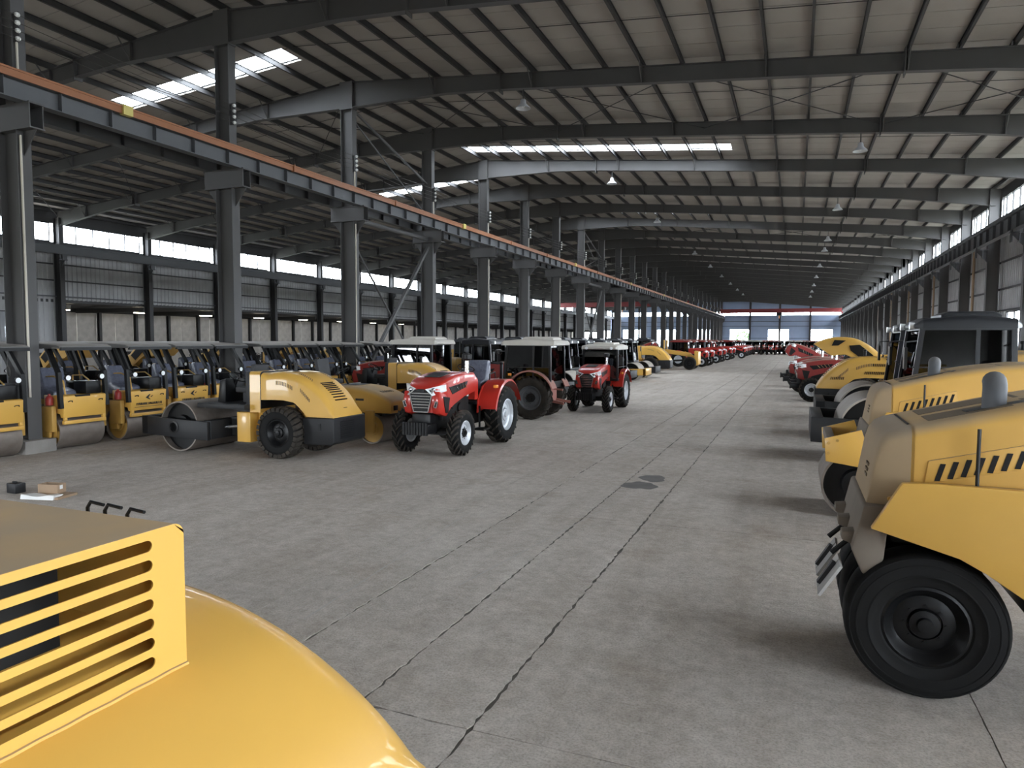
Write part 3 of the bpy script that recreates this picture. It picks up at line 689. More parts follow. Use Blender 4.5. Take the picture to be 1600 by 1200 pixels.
# ---- small tandem roller (two drums, sun canopy); local +x is the drum end that faces the aisle
def tandem(printed):
    t = thing('tandem_roller', 'x', 'road roller')
    for x in (-.47, -2.15): drum(t, x, .39, .53, 'drum_steel', 'yellow_dirty', .07)
    for x, s in ((-.47, 1), (-2.15, -1)):
        for y in (-1, 1):
            put('drum_fork', MB().box(x-.14, x+.14, y*.57-.035, y*.57+.035, .28, .92), 'yellow_dirty', t, bevel=.02)
            put('fork_cover', MB().box(x-.10 + .02*s, x+.30, *sorted((y*.535, y*.645)), .42, .98), 'yellow_dirty', t, bevel=.015)
    b = put('front_panel', MB().prism([(0, .72), (.03, 1.19), (-.02, 1.21), (-.62, 1.21), (-.62, .84), (-.12, .80), (-.1, .72)], -.5, .5, 'y'), 'yellow_paint', t, bevel=.012)
    put('panel_edge', MB().box(.005, .05, -.24, .10, 1.175, 1.215), 'black_paint', b)
    for y in (-1, 1): put('tie_hook', MB().tube([(.03, y*.36-.05, 1.07), (.06, y*.36-.03, 1.09), (.06, y*.36+.03, 1.09), (.03, y*.36+.05, 1.06)], .009, 6), 'dark_iron', b)
    put('bumper_bar', MB().box(-.06, .02, -.5, .5, .575, .655).box(-.05, .01, -.49, -.42, .655, .73).box(-.05, .01, .42, .49, .655, .73), 'yellow_paint', t, bevel=.01)
    if printed:
        text('洛阳路通重工机械有限公司', .062, 'lettering', 'print_black', b, (.020, 0, .87), (PI/2, 0, PI/2))
        put('rule_line', MB().box(.004, .013, -.4, .4, .796, .808), 'dust_mesh', b)
        put('emblem', MB().prism([(-.11, 1.02), (.0, 1.1), (.03, 1.1), (-.03, 1.02), (.03, .97), (.0, .97)], .031, .036, 'x').prism([(.03, 1.04), (.1, 1.07), (.1, 1.06), (.05, 1.02)], .031, .036, 'x'), 'print_black', b)
    put('chassis', MB().box(-1.75, -.6, -.42, .42, .42, .86), 'yellow_dirty', t, bevel=.03)
    put('deck', MB().box(-1.7, -.6, -.52, .52, .86, .91), 'charcoal_paint', t)
    h = put('engine_hood', MB().prism([(-1.62, .84), (-1.62, 1.28), (-1.8, 1.36), (-2.5, 1.28), (-2.62, 1.1), (-2.62, .84)], -.46, .46, 'y'), 'yellow_dirty', t, bevel=.04)
    put('grille', MB().box(-2.635, -2.62, -.3, .3, .9, 1.12), 'black_paint', h)
    seat(t, -.62, -.2, 1.13)
    steering(t, -.98, .2, 1.6, .17)
    put('console', MB().prism([(-.82, .9), (-.65, .9), (-.7, 1.45), (-.88, 1.49)], .1, .44, 'y'), 'black_paint', t, bevel=.02)
    put('instrument_box', MB().box(-.5, -.08, .10, .47, 1.21, 1.5), 'black_paint', t, bevel=.02)
    for y in (-1, 1):
        put('handrail', MB().tube([(-.2, y*.3, 1.2), (-.26, y*.3, 1.52), (-.5, y*.34, 1.62), (-.95, y*.42, 1.6), (-1.0, y*.42, .9)], .018, 8), 'yellow_dirty', t)
        put('canopy_post', MB().beam((-.02, y*.54, .93), (-.06, y*.54, 1.72), .085, .085).beam((-.06, y*.54, 1.7), (-.42, y*.5, 2.24), .08, .08), 'black_paint', t)
        put('canopy_post', MB().beam((-1.7, y*.5, .9), (-1.62, y*.5, 1.6), .08, .08).beam((-1.62, y*.5, 1.58), (-1.95, y*.5, 2.24), .08, .08), 'black_paint', t)
        work_light(t, -.02, y*.40, 1.60)
    put('oil_filler', MB().lathe([(0, 0), (.075, 0), (.08, .05), (.08, .16), (.055, .2), (.03, .21), (.03, .25), (0, .25)], (-.3, -.6, 1.0), 'z', 16), 'reservoir_red', t)
    c = put('canopy', MB().loft([rsec(x, .62, 2.24, 2.24 + z, .03, 3) for x, z in ((.12, .05), (.0, .09), (-1.1, .13), (-2.2, .09), (-2.3, .05))]), 'grey_canopy', t, angle=30)
    put('canopy_rim', MB().box(.08, .14, -.6, .6, 2.2, 2.27).box(-2.3, -2.24, -.6, .6, 2.2, 2.27), 'black_paint', c)
    return t

# ---- single drum roller; local +x is the drum end, -x the engine hood
HOODP = [(-.7, 1.755), (-1.0, 1.79), (-1.35, 1.77), (-1.6, 1.70), (-1.85, 1.56), (-2.1, 1.36), (-2.3, 1.1), (-2.4, .9)]
def single_drum(paint, cab=False, cab_top=2.5, cab_front=.95, frame='charcoal_paint', drumm='drum_steel', hood_open=False, cabmat='cab_black', canopy=False):
    t = thing('single_drum_roller', 'x', 'road roller')
    drum(t, 1.5, .55, .76, drumm, 'black_paint', .14)
    for y in (-1, 1):
        p = put('drum_frame', MB().prism([(.55, .3), (2.45, .36), (2.45, .76), (.55, .70)], y*.86-.04, y*.86+.04, 'y'), frame, t, bevel=.01)
        put('drum_hub', MB().lathe([(0, y*.035), (.13, y*.035), (.14, y*.05), (.10, y*.055), (.09, y*.03), (0, y*.03)], (1.5, y*.865, .55), 'y', 20), 'black_paint', p)
    f = put('front_beam', MB().box(2.27, 2.45, -.9, .9, .36, .76), frame, t, bevel=.012); put('rear_beam', MB().box(.52, .72, -.82, .82, .32, .72), frame, t, bevel=.012)
    put('scraper', MB().box(2.12, 2.2, -.7, .7, .55, .6), 'dark_iron', f)
    put('articulation', MB().box(.1, .55, -.22, .22, .35, .75).cyl((.3, 0, .25), (.3, 0, .95), .12, n=16), 'dark_iron', t)
    for y in (-1, 1): put('steering_cylinder', MB().cyl((-.1, y*.3, .62), (.5, y*.42, .55), .04, n=10).cyl((-.35, y*.25, .65), (-.1, y*.3, .62), .06, n=10), 'chrome', t)
    put('main_frame', MB().box(-2.2, .12, -.36, .36, .38, .92).box(-.36, .0, -.62, .62, .28, .92), paint, t, bevel=.02)
    put('platform', MB().box(-.3, 1.0, -.72, .72, .98, 1.08).box(-.28, .1, -.5, .5, .9, 1.0), 'charcoal_paint', t, bevel=.01)
    put('bulkhead', MB().box(-.30, -.20, -.56, .56, .92, 1.78), 'charcoal_paint', t, bevel=.01)
    put('cowl', MB().loft([rsec(x, .55, .92, 1.785, .07) for x in (-.30, -.58)]), paint, t, angle=30)
    # hood
    prof = smooth_tab(HOODP, 28)[::-1]
    low = [(-2.5, .88), (-1.75, .88), (-1.62, 1.02), (-1.45, 1.16), (-1.17, 1.2), (-.9, 1.2), (-.7, 1.19)]
    secs = [rsec(x, .53 - .04*max(0, (-1.6-x)), min(interp(low, x), z-.02), z, min(.16, max(.03, z-interp(low, x)-.03))) for x, z in prof]
    secs = [rsec(-.6, .545, 1.19, 1.76, .1)] + secs
    hm = MB().loft(secs)
    if hood_open:
        h = put('engine_hood', hm, paint, t, angle=30)
        h.location = (-.6 - .1, 0, 1.76); 
        for v in h.data.vertices: v.co = Vector((v.co.x + .6, v.co.y, v.co.z - 1.76))
        h.rotation_euler = (0, .62, 0); h.location = (-.62, 0, 1.78)
        put('engine', MB().box(-1.9, -.7, -.3, .3, .9, 1.3).cyl((-1.6, -.2, 1.3), (-1.6, -.2, 1.55), .1).cyl((-1.1, .15, 1.3), (-1.1, .15, 1.5), .14), 'dark_iron', t)
        for y in (-1, 1):
            put('side_window', MB().prism([(-.2, -.16), (-.72, -.12), (-.95, -.32), (-.82, -.42), (-.28, -.46)], y*.545-.006, y*.545+.006, 'y'), 'black_paint', h)
            put('side_window', MB().prism([(-1.12, -.25), (-1.4, -.42), (-1.36, -.62), (-1.2, -.5)], y*.525-.012, y*.525+.012, 'y'), 'black_paint', h)
    else:
        h = put('engine_hood', hm, paint, t, angle=30)
        zf = lambda x: interp([(a, b) for a, b in prof], x)
        mb = MB()
        for k in range(9):   # louvres on the falling tail
            x = -1.86 - .045*k; z = zf(x) + .004
            mb.beam((x, -.2, z), (x, .2, z), .026, .022)
        put('tail_louvre', mb, 'black_paint', h)
        for y in (-1, 1):
            mb = MB()
            for k in range(8): x = -1.42 - .045*k; mb.beam((x, y*.3, zf(x)+.003), (x-.05, y*.38, zf(x-.05)+.001), .014, .01)
            put('top_louvre', mb, 'dust_mesh', h)
            mb = MB()
            for k in range(11): mb.box(-1.0-.04*k, -.985-.04*k, y*.532-.004, y*.532+.004, 1.52-.006*k*(k/6), 1.60-.006*k*(k/6))
            put('side_grille', mb, 'dust_mesh', h)
            mb = MB()
            for k in range(7): mb.box(-1.62-.035*k, -1.605-.035*k, y*.53-.02*0-.006, y*.53+.004, 1.38-.032*k, 1.46-.034*k)
            put('side_grille', mb, 'dust_mesh', h)
        put('latch', MB().box(-2.33, -2.27, -.06, .06, 1.0, 1.06), 'black_paint', h)
    # bar seam between cowl and hood
    put('hood_seam', MB().loft([rsec(x, .549, 1.0, 1.789, .09) for x in (-.585, -.597)]), 'black_paint', t)
    cw = put('counterweight', MB().prism([(-1.66, .86), (-2.42, .88), (-2.44, .86), (-2.44, .38), (-2.36, .33), (-1.7, .32)], -.55, .55, 'y'), 'charcoal_paint', t, bevel=.03)
    mb = MB()
    for k in range(9): mb.box(-2.448, -2.438, -.12, .34, .44+.043*k, .46+.043*k)
    put('rear_louvre', mb, 'black_paint', cw)
    for y in (-1, 1): put('latch', MB().box(-2.12, -2.06, y*.55-.012, y*.55+.012, .62, .76), 'black_paint', cw)
    for y in (-1, 1): wheel(t, -1.17, y*.57, .54, .40, .27, 'block', 'rubber_dusty' if y < 0 else 'rubber', 'black_paint', 'black_paint', .55)
    put('rear_axle', MB().cyl((-1.17, -.5, .54), (-1.17, .5, .54), .13, n=14), 'dark_iron', t)
    put('exhaust', MB().lathe([(0, 0), (.09, 0), (.09, .015), (.035, .03), (.035, .14), (.05, .15), (.05, .2), (0, .21)], (-1.15, .1, 1.77), 'z', 14), 'black_paint', t)
    if cab: cab_part(t, -.25, cab_front, .74, 1.06, cab_top, cabmat)
    else:
        seat(t, .15, 0, 1.3, False); steering(t, .52, 0, 1.62, .2)
        put('console', MB().prism([(.62, 1.06), (.85, 1.06), (.78, 1.55), (.6, 1.6)], -.3, .3, 'y'), 'black_paint', t, bevel=.03)
        put('lever_box', MB().box(-.1, .3, -.55, -.33, 1.06, 1.45), 'black_paint', t, bevel=.03)
        if canopy:
            for x in (-.15, .85):
                for y in (-1, 1): put('canopy_post', MB().beam((x, y*.6, 1.05), (x, y*.6, 2.4), .07, .07), 'black_paint', t)
            put('canopy', MB().loft([rsec(x, .74, 2.4, 2.4+z, .03, 3) for x, z in ((1.3, .05), (.4, .12), (-.5, .06))]), 'grey_canopy', t, angle=30)
    return t
def cab_part(t, x0, x1, hw, z0, z1, mat, roof='cab_black', lean=.12, roof_mat=None, over=.1):
    """glazed cab: frame of posts, panes, roof, mirrors and wipers"""
    zr = z1 - .16; pw = .055
    fr = MB()
    cs_ = [(x0, -hw), (x0, hw), (x1, -hw), (x1, hw)]
    tp = lambda x, y: (x - (lean if x == x1 else -.03), y*.95, zr)
    for x, y in cs_: fr.beam((x, y, z0), tp(x, y), pw*1.3, pw*1.3)
    for y in (-hw, hw):
        fr.beam((x0, y, z0+.02), (x1, y, z0+.02), pw, pw*1.6); fr.beam(tp(x0, y), tp(x1, y), pw, pw*1.4)
        xm = x0 + (x1-x0)*.36; fr.beam((xm, y, z0), (xm, y*.95, zr), pw, pw)
        fr.beam((x0, y, z0+.5), (x1, y, z0+.5), pw*.5, pw*.4)
    for x in (x0, x1): fr.beam((x, -hw, z0+.02), (x, hw, z0+.02), pw, pw*1.6); fr.beam(tp(x, -hw), tp(x, hw), pw, pw*1.4)
    c = put('cab_frame', fr, mat, t)
    d = .012
    for y in (-hw, hw):
        xm = x0 + (x1-x0)*.36; s = 1 if y > 0 else -1
        for a, b in ((x0, xm), (xm, x1)):
            ta, tb = tp(a, y)[0] if a == x0 else a, tp(b, y)[0] if b == x1 else b
            vs = [(a, y, z0+.04), (b, y, z0+.04), (tb, y*.95, zr-.02), (ta, y*.95, zr-.02)]
            put('side_pane', MB().add(vs + [(v[0], v[1]-s*d, v[2]) for v in vs], [(0,1,2,3), (7,6,5,4), (0,4,5,1), (1,5,6,2), (2,6,7,3), (3,7,4,0)]), 'cab_glass', c)
    for x in (x0, x1):
        s = 1 if x == x1 else -1; tx = tp(x, hw)[0]
        vs = [(x, -hw, z0+.04), (x, hw, z0+.04), (tx, hw*.95, zr-.02), (tx, -hw*.95, zr-.02)]
        put('windscreen' if x == x1 else 'rear_pane', MB().add(vs + [(v[0]-s*d, v[1], v[2]) for v in vs], [(0,1,2,3), (7,6,5,4), (0,4,5,1), (1,5,6,2), (2,6,7,3), (3,7,4,0)]), 'cab_glass', c)
    xr0, xr1 = x0-over+.03, x1-lean+over
    r = put('cab_roof', MB().loft([rsec(xr0, hw*.93, zr, zr+.06, .04, 3), rsec(xr0+.07, hw*.99+.03, zr-.02, zr+.13, .06, 3), rsec(xr0+(xr1-xr0)*.45, hw*1.0+.04, zr-.02, zr+.19, .08, 3), rsec(xr1-.1, hw*.99+.03, zr-.02, zr+.13, .06, 3), rsec(xr1, hw*.93, zr, zr+.05, .03, 3)]), roof_mat or mat, t, angle=30)
    put('roof_hatch', MB().loft([rsec(x, hw*.6, zr+.15, zr+z, .03, 3) for x, z in ((xr0+.2, .2), (xr0+.3, .25), ((xr0+xr1)/2+.2, .25), ((xr0+xr1)/2+.3, .2))]), roof_mat or mat, r, angle=30)
    for y in (-1, 1):
        m = put('mirror', MB().tube([(x1-.05, y*hw, zr-.2), (x1+.12, y*(hw+.16), zr-.22), (x1+.12, y*(hw+.16), zr-.3)], .012, 6).box(x1+.10, x1+.14, y*(hw+.16)-.08, y*(hw+.16)+.08, zr-.62, zr-.3), 'black_paint', c)
        put('roof_lamp', MB().cyl((xr1-.02, y*hw*.7, zr+.03), (xr1+.05, y*hw*.7, zr+.03), .05, .06, 12), 'lamp_white', r)
    put('cab_seat', MB().box(x0+.3, x0+.75, -.24, .24, z0+.3, z0+.45).box(x0+.25, x0+.36, -.24, .24, z0+.4, z0+1.0), 'seat_vinyl', c, bevel=.03)
    put('cab_console', MB().box(x1-.4, x1-.2, -.25, .25, z0, z0+.65), 'black_paint', c, bevel=.03)
    return c

# ---- farm tractor; origin under the rear axle, local +x forward
def tractor(paint, cab=False, rub='rubber', rimm='rim_silver', fender=None, roof='white_roof', hubr='rim_silver', hood_open=False, exhaust='chrome', cover=False):
    t = thing('tractor', 'x', 'tractor'); fender = fender or paint
    for y in (-1, 1):
        wheel(t, 0, y*.68, .68, .40, .37, 'tractor', rub, rimm, hubr, .45)
        wheel(t, 2.15, y*.66, .49, .28, .255, 'tractor', rub, rimm, 'black_paint', .6)
    put('transmission', MB().box(-.35, 1.1, -.26, .26, .5, .98).cyl((0, -.5, .68), (0, .5, .68), .16, n=14).box(1.0, 2.5, -.2, .2, .55, 1.0), 'dark_iron', t, bevel=.02)
    put('front_axle', MB().beam((2.15, -.55, .5), (2.15, .55, .5), .16, .16).box(2.0, 2.3, -.12, .12, .45, .7), 'dark_iron', t)
    put('engine', MB().box(1.05, 2.3, -.3, .3, .75, 1.2).cyl((1.5, -.34, .95), (1.5, .34, .95), .13, n=12).cyl((1.85, -.33, 1.05), (1.85, .33, 1.05), .09, n=12), 'dark_iron', t)
    # bonnet
    top = smooth_tab([(.95, 1.73), (1.4, 1.75), (1.9, 1.71), (2.35, 1.62), (2.6, 1.50), (2.68, 1.40)], 20)
    low = [(.9, 1.30), (1.5, 1.22), (2.0, 1.08), (2.4, .92), (2.68, .95)]
    secs = [rsec(x, interp([(.9, .42), (1.8, .43), (2.38, .425), (2.55, .37), (2.68, .22)], x), interp(low, x), z, .075) for x, z in top]
    hm = MB().loft(secs)
    if hood_open:
        hg = put('bonnet', hm, paint, t, angle=30)
        for v in hg.data.vertices: v.co = Vector((v.co.x - 1.0, v.co.y, v.co.z - 1.6))
        hg.location = (1.0, 0, 1.6); hg.rotation_euler = (0, -.55, 0)
    else: hg = put('bonnet', hm, paint, t, angle=30)
    O = Vector((1.0, 0, 1.6)) if hood_open else Vector((0, 0, 0))
    def hp(name, mb, mat, bevel=0):
        o = put(name, mb, mat, hg, bevel=bevel)
        if hood_open: o.location = -O
        return o
    hp('top_grille', MB().prism([(1.75, 1.735), (2.2, 1.665), (2.2, 1.68), (1.75, 1.75)], -.2, .2, 'y'), 'black_paint')
    # front fascia
    fa = hp('grille', MB().prism([(-.26, 1.42), (.26, 1.42), (.22, 1.18), (.17, .97), (-.17, .97), (-.22, 1.18)], 2.66, 2.705, 'x'), 'black_paint')
    mb = MB()
    for k in range(6): z = 1.05 + .06*k; w = interp([(.97, .16), (1.42, .25)], z); mb.box(2.70, 2.718, -w, w, z-.008, z+.008)
    for s in (-1, 1):
        mb.beam((2.71, s*.17, .96), (2.71, s*.23, 1.2), .022, .022); mb.beam((2.71, s*.23, 1.2), (2.71, s*.28, 1.44), .022, .022)
    mb.beam((2.71, -.17, .96), (2.71, .17, .96), .022, .022)
    hp('chrome_trim', mb, 'chrome')
    hp('badge', MB().prism([(-.1, 1.36), (.1, 1.36), (.08, 1.44), (-.08, 1.44)], 2.70, 2.725, 'x'), 'black_paint', .008)
    for s in (-1, 1):
        a = MB().add([(2.74, s*.12, 1.44), (2.50, s*.47, 1.535), (2.46, s*.478, 1.395), (2.75, s*.29, 1.305), (2.5, s*.13, 1.435), (2.3, s*.40, 1.525), (2.3, s*.40, 1.40), (2.5, s*.2, 1.315)],
                     [(0,1,2,3), (7,6,5,4), (0,4,5,1), (1,5,6,2), (2,6,7,3), (3,7,4,0)])
        hp('lamp_eye', MB().lathe([(0, .03), (.035, .02), (.045, 0), (.045, -.03)], (2.675, s*.27, 1.42), 'x', 14), 'chrome')
        hp('headlight', a, 'lamp_white')
        hp('fascia_side', MB().prism([(2.66, .93), (2.72, 1.2), (2.66, 1.4), (2.3, 1.3), (2.15, 1.0), (2.35, .84)], s*.335-.09, s*.335+.09, 'y'), paint, .03)
        hp('daytime_lamp', MB().beam((2.735, s*.35, 1.06), (2.735, s*.39, 1.19), .07, .02), 'chrome')
        hp('daytime_lens', MB().beam((2.742, s*.352, 1.075), (2.742, s*.385, 1.175), .035, .02), 'black_paint')
        hp('side_vent', MB().prism([(2.22, 1.24), (2.52, 1.28), (2.42, .93), (2.3, .92)], s*.432-.004, s*.432+.004, 'y'), 'black_paint')
        hp('side_grille', MB().prism([(1.35, 1.55), (2.25, 1.46), (2.1, 1.30), (1.45, 1.42)], s*.432-.004, s*.432+.006, 'y'), 'black_paint')
        mb = MB()
        for k in range(4): mb.beam((1.45+.13*k, s*.441, 1.40-.005*k), (1.55+.13*k, s*.441, 1.54-.02*k), .02, .016)
        hp('side_slash', mb, 'chrome')
    put('front_weights', MB().box(2.55, 2.95, -.3, .3, .52, .72).box(2.5, 2.7, -.22, .22, .6, .92), 'black_paint', t, bevel=.02)
    mb = MB()
    for k in range(9): mb.box(2.93, 2.98, -.29+.066*k, -.24+.066*k, .5, .76)
    put('weight_plates', mb, 'black_paint', t)
    # fenders
    for s in (-1, 1):
        secs = []; n = 12
        for k in range(n+1):
            a = math.radians(12 + 148*k/n); r = .84 + (.08 if k > 8 else 0)*0
            if a < PI/2: x, z = r*math.cos(a)*.98, .70 + r*math.sin(a)
            else: x, z = r*math.cos(a)*.95, .70 + r*math.sin(a)*1.0
            secs.append([(x, s*.42, z), (x, s*.88, z-.0), (x*.99, s*.90, z-.05), (x*.965, s*.88, .70+(z-.70)*.965), (x*.965, s*.42, .70+(z-.70)*.965)])
        f = put('fender', MB().loft(secs), fender, t, angle=35)
        put('fender_skirt', MB().prism([(.84, .78), (.8, 1.1), (.55, 1.38), (.1, 1.53), (-.4, 1.45), (-.6, 1.2), (-.3, .9), (.3, .85)], s*.42-.012, s*.42+.012, 'y'), fender, f)
        put('marker_lamp', MB().box(.62, .72, s*.82-.04, s*.82+.05, 1.36, 1.43), 'amber', f, bevel=.01)
        put('grab_handle', MB().tube([(.42, s*.55, 1.52), (.40, s*.55, 1.66), (.1, s*.55, 1.70), (.06, s*.55, 1.56)], .014, 6), 'black_paint', f)
        put('step', MB().box(.85, 1.2, s*.62-.14, s*.62+.14, .42, .46).box(.85, .88, s*.5-.02, s*.5+.02, .42, .95), 'black_paint', t)
    ex = put('exhaust', MB().cyl((1.25, .36, 1.2), (1.25, .36, 2.0), .055, n=14), exhaust, t); put('muffler_cap', MB().lathe([(0, 2.0), (.07, 2.0), (.11, 2.04), (.11, 2.14), (.05, 2.17), (0, 2.17)], (1.25, .36, 0), 'z', 16), 'black_paint', ex)
    put('cowl', MB().loft([rsec(x, .42, 1.1, z, .1) for x, z in ((.78, 1.62), (.96, 1.735))]), paint, t, angle=30)
    put('rear_linkage', MB().beam((-.3, -.25, .6), (-.95, -.35, .5), .06, .08).beam((-.3, .25, .6), (-.95, .35, .5), .06, .08).beam((-.3, 0, .95), (-.8, 0, .9), .05, .05).box(-.5, -.3, -.3, .3, .55, 1.0), fender if cab else 'dark_iron', t)
    if cab:
        cab_part(t, -.62, .92, .70, 1.12, 2.48, 'black_paint', roof_mat=roof, lean=.10, over=.22)
        put('cab_floor', MB().box(-.6, .9, -.42, .42, .98, 1.12), 'black_paint', t)
    else:
        put('cab_floor', MB().box(-.3, .9, -.42, .42, .98, 1.04), 'black_paint', t)
        seat(t, .02, 0, 1.3, cover); steering(t, .55, 0, 1.80, .2)
        put('roll_bar', MB().beam((-.42, -.5, 1.0), (-.42, -.5, 1.9), .06, .06).beam((-.42, .5, 1.0), (-.42, .5, 1.9), .06, .06).beam((-.42, -.53, 1.9), (-.42, .53, 1.9), .06, .06), 'black_paint', t)
    return t

# ---- combination roller with a sloping nose, parked nose towards the aisle (+x)
def nose_roller(front):
    t = thing('pneumatic_roller' if front == 'tyres' else 'combination_roller', 'x', 'road roller')
    tt = sorted([(2.005, 1.34), (1.99, 1.45), (1.97, 1.58), (1.95, 1.70), (1.925, 1.78), (1.885, 1.835), (1.82, 1.865), (1.74, 1.885), (1.72, 1.89), (1.3, 2.0), (1.05, 2.065), (.8, 2.12), (.5, 2.165), (.2, 2.2), (-.3, 2.2)])
    secs = []
    for x, z in tt:
        hw = .49 + .07*max(0, min(1, (2.0-x)/.3)); secs.append(rsec(x, hw, 1.30, z, min(.10, max(.02, (z-1.31)*.6)), 6))
    hx = [q for q in secs if q[0][0] <= 1.76]; nx = [q for q in secs if q[0][0] > 1.70]
    h = put('engine_hood', MB().loft(hx), 'yellow_dusty', t, angle=35)
    put('nose_cover', MB().loft(nx), 'yellow_caked', t, angle=35)
    zt = lambda x: interp([(1.78, 1.87), (1.3, 2.0), (.8, 2.12), (.2, 2.2)], x)
    for x0, x1 in ((1.62, 1.12), (1.02, .45)):
        for s in (-1, 1): put('mesh_panel', MB().prism([(x0, zt(x0)-.004), (x1, zt(x1)-.004), (x1, zt(x1)+.006), (x0, zt(x0)+.006)], *sorted((s*.06, s*.38)), 'y'), 'dust_mesh', h)
    put('hinge_line', MB().box(1.735, 1.75, -.36, .36, 1.875, 1.889), 'black_paint', h)
    put('exhaust_slot', MB().prism([(1.38, zt(1.38)), (.95, zt(.95)), (.95, zt(.95)+.006), (1.38, zt(1.38)+.006)], .16, .30, 'y'), 'black_paint', h)
    put('exhaust_pipe', MB().tube([(1.2, .23, 1.9), (1.2, .23, 2.11), (1.195, .215, 2.15), (1.19, .18, 2.185), (1.18, .12, 2.195)], .075, 16), 'grey_pipe', t)
    for s in (-1, 1):
        sv = put('louvre_plate', MB().prism([(1.66, 1.50), (1.64, 1.66), (.98, 1.83), (.96, 1.67)], s*.558-.012, s*.558+.012, 'y'), 'yellow_dusty', h, bevel=.01)
        for k in range(8):
            x = 1.58 - .076*k; z = 1.525 + .0195*k
            put('louvre_slot', MB().prism([(x+.02, z), (x-.012, z), (x-.045, z+.12), (x-.013, z+.12)], s*.572-.002, s*.572+.002, 'y'), 'black_paint', sv)
        for k in (0, 1): put('knob', MB().cyl((1.86-.09*k, s*.53, 1.37), (1.86-.09*k, s*.56, 1.37), .018, n=10), 'yellow_dusty', h)
        # side skirt
        put('side_skirt', MB().prism([(1.99, 1.19), (1.81, 1.52), (1.62, 1.53), (-.6, 1.50), (-.6, .62), (.85, .62), (1.0, .73), (1.10, .82), (1.31, .96), (1.46, 1.04)], s*.70-.03, s*.70+.03, 'y'), 'yellow_paint', t, bevel=.006)
        put('skirt_shelf', MB().box(-.6, 1.6, *sorted((s*.54, s*.68)), 1.49, 1.51), 'yellow_dusty', t)
        put('antenna_rod', MB().cyl((1.36, s*.62, 1.46), (1.36, s*.62, 1.90), .012, n=8), 'black_paint', t)
    put('nose_plate', MB().prism([(2.03, 1.32), (2.10, 1.0), (2.02, .82), (1.9, .82), (1.86, 1.32)], -.6, .6, 'y'), 'dust_grey', t, bevel=.02)
    for y in (-.45, 0, .45):
        put('nose_bracket', MB().prism([(2.0, 1.12), (2.16, 1.10), (2.16, 1.04), (2.0, .98)], y-.07, y+.07, 'y'), 'dust_grey', t, bevel=.01)
    put('vent_grille', MB().box(1.975, 1.992, .12, .26, 1.47, 1.49).box(1.972, 1.989, .12, .26, 1.51, 1.53).box(1.966, 1.983, .12, .26, 1.55, 1.57), 'dust_mesh', h)
    put('chassis', MB().box(-2.4, 1.85, -.48, .48, 1.04, 1.34).box(-1.3, 1.0, -.45, .45, .6, 1.04), 'black_paint', t, bevel=.03)
    if front == 'tyres':
        for y in (-.42, .02, .48): wheel(t, 1.62, y, .51, .34, .27, 'smooth', 'rubber', 'black_paint', 'black_paint', .5)
        put('axle', MB().cyl((1.62, -.55, .51), (1.62, .5, .51), .1, n=14), 'dark_iron', t)
        for y in (.50, .04):
            s = put('scraper', MB().beam((2.16, y-.13, .87), (2.30, y-.13, .64), .16, .02).beam((2.16, y+.05, .87), (2.30, y+.05, .64), .16, .02), 'scraper_grey', t)
            put('scraper_rubber', MB().beam((2.20, y-.05, .85), (2.30, y-.05, .68), .06, .03), 'scraper_rubber', s)
            put('scraper_arm', MB().tube([(1.95, y-.04, .98), (2.1, y-.04, 1.04), (2.22, y-.04, .92)], .02, 8).cyl((2.02, y-.14, 1.02), (2.02, y+.06, 1.02), .025, n=8), 'dark_iron', s)
    else:
        drum(t, 2.12, .47, .62, 'drum_steel', 'black_paint', .22)
        for s in (-1, 1):
            f = put('drum_fork', MB().prism([(2.56, 1.12), (2.10, 1.26), (2.02, 1.02), (1.98, .76), (2.10, .74), (2.54, .80)], s*.66-.02, s*.66+.02, 'y'), 'yellow_paint', t, bevel=.006)
            for x, z in ((2.51, 1.06), (2.51, .92), (2.4, 1.10)): put('bolt', MB().cyl((x, s*.68, z), (x, s*.70, z), .022, n=8), 'yellow_dirty', f)
        put('fork_beam', MB().box(2.42, 2.54, -.66, .66, 1.02, 1.14), 'dust_grey', t, bevel=.02)
        put('scraper', MB().beam((1.62, .3, .62), (1.50, .3, .40), .3, .03), 'scraper_grey', t)
    put('platform', MB().box(-1.6, -.3, -.72, .72, 1.34, 1.44), 'charcoal_paint', t)
    seat(t, -1.0, .2, 1.72, False); steering(t, -.55, .2, 2.0)
    put('rear_body', MB().box(-2.6, -1.6, -.62, .62, .9, 1.6), 'yellow_dirty', t, bevel=.05)
    if front == 'tyres': drum(t, -1.75, .5, .7, 'drum_steel', 'black_paint', .2)
    else:
        for y in (-.45, .45): wheel(t, -1.75, y, .5, .34, .27, 'smooth', 'rubber', 'black_paint', 'black_paint', .5)
    return t

# ---- big roller / loader engine unit seen in the right row with side louvres; local -x towards the aisle
def big_hood_roller():
    t = single_drum('yellow_paint', cab=True, frame='charcoal_paint', drumm='drum_steel_light')
    h = [c for c in t.children if c.name.startswith('engine_hood')][0]
    for y in (-1, 1):
        for x0, z0, n in ((-2.05, 1.14, 8), (-1.2, 1.30, 14), (-1.0, 1.52, 12)):
            mb = MB()
            for k in range(n): x = x0 + .045*k; mb.prism([(x, z0), (x+.018, z0), (x+.034, z0+.075), (x+.016, z0+.075)], y*.54-.006, y*.54+.006, 'y')
            put('side_louvre', mb, 'black_paint', h)
    return t

